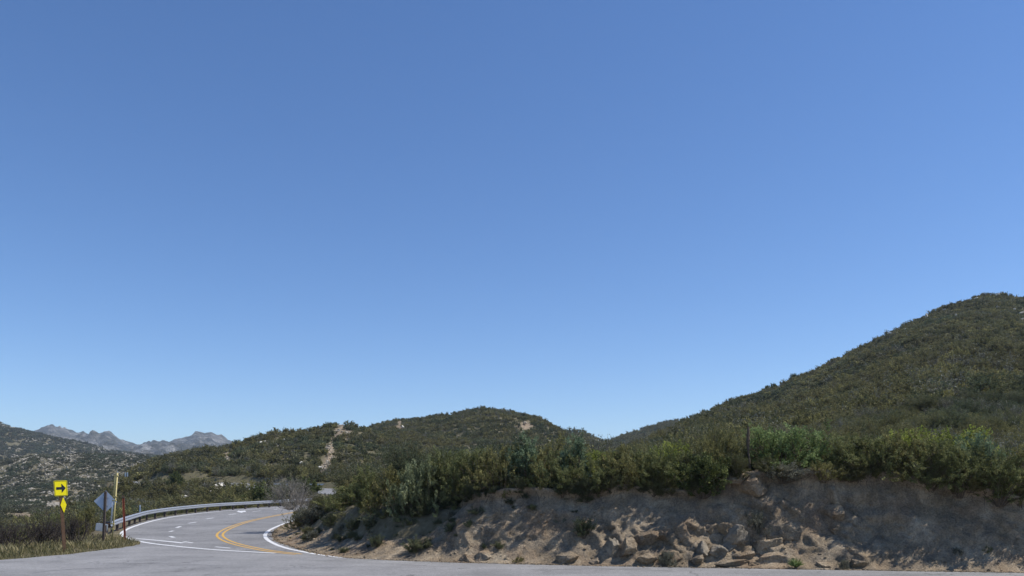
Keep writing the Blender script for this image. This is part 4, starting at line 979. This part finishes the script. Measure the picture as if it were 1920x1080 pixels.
# ------------------------------------------------------------------ rocks one can tell apart
def boulder(loc, dims, seed, mat, label, rot=(0, 0, 0), name='boulder', group=None, amp=.28):
    me = rock_mesh(seed, 5 if dims[0] > .3 else 4, amp, (1, 1, 1)); me.materials.append(mat); o = link(name, me); o.location = loc; o.scale = dims; o.rotation_euler = rot
    return tag(o, label, 'rock', group)
GB = 'rocks in the roadside cut'
for q, (x, y, wp, hp, mat, lab, rz, ins_) in enumerate((
    (1405, 915, 62, 46, 'rock', 'large smooth tan boulder jutting out under the crest right of the oak bush', .5, .55),
    (1385, 895, 40, 20, 'rock', 'flat weathered slab on top of the brink beside the oak bush', .2, .4),
    (905, 1048, 44, 24, 'rock', 'knobbly tan rock at the foot, left of the middle of the bank', .3, .3),
    (875, 1050, 30, 20, 'rock', 'smaller lumpy rock touching the knobbly one on its left', .1, .3),
    (1060, 1050, 46, 34, 'rock', 'tan rock below the second bright patch at the foot of the bank', .5, .35),
    (1118, 1056, 26, 14, 'rock', 'low rock at the roadside left of the first rock pile', 0, .25),
    (1150, 1035, 28, 50, 'grey', 'tall narrow rock forming the left side of the first rock pile', .1, .4),
    (1180, 1030, 44, 34, 'rock', 'rounded brown block in the first rock pile', .4, .35),
    (1212, 1008, 52, 34, 'rock', 'upper broad block of the first rock pile', .7, .4),
    (1238, 1004, 28, 26, 'grey', 'small grey block at the top right of the first rock pile', .6, .4),
    (1213, 1052, 40, 24, 'rock', 'smooth low rock at the roadside under the first rock pile', .1, .25),
    (1262, 1044, 36, 34, 'rock', 'reddish rock behind the scruffy low bush at the foot', .2, .4),
    (1316, 1030, 34, 32, 'grey', 'leftmost grey block of the fractured outcrop', .6, .35),
    (1307, 1052, 34, 24, 'grey', 'low grey block at the bottom left of the fractured outcrop', .3, .3),
    (1345, 1035, 34, 32, 'grey', 'lower middle grey block of the fractured outcrop', .8, .35),
    (1347, 1012, 46, 26, 'grey', 'slanting grey slab across the middle of the fractured outcrop', .9, .35),
    (1378, 1008, 46, 36, 'grey', 'largest pale slab on the right of the fractured outcrop', .7, .4),
    (1335, 996, 40, 26, 'grey', 'top left block of the fractured outcrop', .4, .4),
    (1360, 1030, 40, 20, 'grey', 'thin leaning slab low in the fractured outcrop', .7, .3),
    (1390, 1043, 40, 20, 'rock', 'brown rock between the outcrop and the flat roadside slab', .3, .3),
    (1378, 1058, 70, 18, 'rock', 'long flat slab lying along the roadside under the outcrop', 0, .25),
    (1430, 1030, 60, 50, 'rock', 'big rounded rock beneath the small grey-green bush on the slope', .6, .4),
    (1455, 1048, 66, 26, 'rock', 'broad smooth rock left of the yucca', .2, .3),
    (1418, 1057, 30, 18, 'rock', 'squat rock between the flat slab and the broad smooth rock', 0, .25),
    (1478, 1008, 66, 26, 'rock', 'pinkish ledge with a dark shadow under it above the yucca', .15, .4),
    (1560, 930, 26, 44, 'rock', 'upright tan rib below the brink right of the small olive bush', .2, .4),
    (1572, 965, 36, 34, 'rock', 'sunlit pointed ledge on the upper face right of the rib', .5, .4),
    (1568, 996, 26, 16, 'rock', 'small lit knob below the pointed ledge', .2, .35),
    (1545, 1060, 36, 16, 'rock', 'low pale rock at the roadside right of the yucca', 0, .25),
    (1615, 1058, 44, 20, 'rock', 'crumbly pale rock heap at the foot of the shaded wall', 0, .3))):
    p, nr_ = on_bank(x, y); wd = wp/F*p.y/2; ht = hp/F*p.y/2; dp = min(wd, ht)*1.3+.06
    p = p-nr_*dp*(.1+ins_*.45)
    boulder(tuple(p), (wd*1.3, dp*1.15, ht*1.3), 600+q, M['bank'] if mat == 'rock' or q % 2 else M['grey'], lab, (0, -rz*.7, 0), group=GB)
for q, (x, y, wp, hp, lab) in enumerate(((599, 882, 12, 9, 'large cream boulder at the foot of the bare strip on the front hill'), (566, 873, 9, 5, 'white rock left of the cream boulder on the front hill'), (622, 878, 5, 4, 'small white rock just right of the cream boulder'),
    (546, 810, 8, 4, 'elongated pale rock on the skyline of the front hill'), (533, 829, 6, 5, 'tan rock just below the skyline left of the bare strip'), (524, 832, 6, 4, 'pinkish rock beside the tan rock below the skyline'), (488, 834, 7, 5, 'cream rock high on the left part of the front hill'),
    (497, 831, 4, 3, 'tiny white rock right of the cream rock, high on the front hill'), (452, 841, 6, 4, 'pale rock near the left shoulder of the front hill'), (284, 866, 9, 3, 'flat pale rock at the left end of the front hill skyline'), (408, 916, 26, 8, 'broad white rock outcrop in the valley brush beyond the rail'), (396, 930, 12, 7, 'white rock just below the broad valley outcrop'), (345, 938, 22, 7, 'pale rock patch above the left half of the guardrail'), (330, 944, 10, 5, 'smaller pale rock left of the patch above the guardrail'),
    (368, 927, 12, 6, 'pale rock upslope between the two valley outcrops'),
    (1030, 830, 5, 4, 'small pale rock low on the central hill'), (985, 796, 9, 6, 'tan rock high on the right shoulder of the central hill'), (755, 803, 5, 6, 'tan rock left on the central hill'),
    (1670, 631, 9, 5, 'rounded pale boulder midway up the right hill skyline'), (1737, 598, 6, 7, 'upright pale boulder near the right hill skyline'), (1771, 586, 9, 3, 'flat pale rock below the upper skyline of the right hill'), (1698, 622, 4, 3, 'tiny pale rock above the rounded boulder on the right hill'),
    (1830, 565, 8, 3, 'pale rock left of the right hill summit'), (1872, 557, 7, 5, 'pale rock on the right hill summit'), (1870, 582, 7, 3, 'pale rock just below the right hill summit'), (1902, 585, 6, 3, 'pale rock right of and below the right hill summit'), (1915, 593, 9, 4, 'wide pale rock near the right edge under the summit'), (1917, 605, 6, 3, 'low pale rock at the right edge under the wide one'), (1792, 596, 4, 3, 'tiny white rock below the upper skyline of the right hill'))):
    X, D, z = hit(x, y+hp*.4); s = D/F
    boulder((X, D, z+hp*s*.45+(1.1 if x > 1600 else .5)), (wp*s/2*1.25, wp*s/2, max(hp*s/2*1.4, .35)), 700+q, M['pale'] if q != 16 else M['rock'], lab, (0, 0, q*.7), group='pale boulders on the hills')

# ------------------------------------------------------------------ haze
hz = bpy.data.materials.new('haze_air'); hz.use_nodes = True; ht = hz.node_tree; ht.nodes.clear()
ho = ht.nodes.new('ShaderNodeOutputMaterial'); hv = ht.nodes.new('ShaderNodeVolumePrincipled')
hv.inputs['Color'].default_value = (.72, .85, 1, 1); hv.inputs['Density'].default_value = .00009; hv.inputs['Anisotropy'].default_value = .2
ht.links.new(hv.outputs[0], ho.inputs['Volume'])
zmax = float(ZZ.max())+15; zmin = float(ZZ.min())-1
hb = MB().box((0, 4650, (zmax+zmin)/2), (24000, 10300, zmax-zmin)).build('haze', hz)
tag(hb, 'thin bluish haze filling the air over the hills', 'haze', kind='stuff')
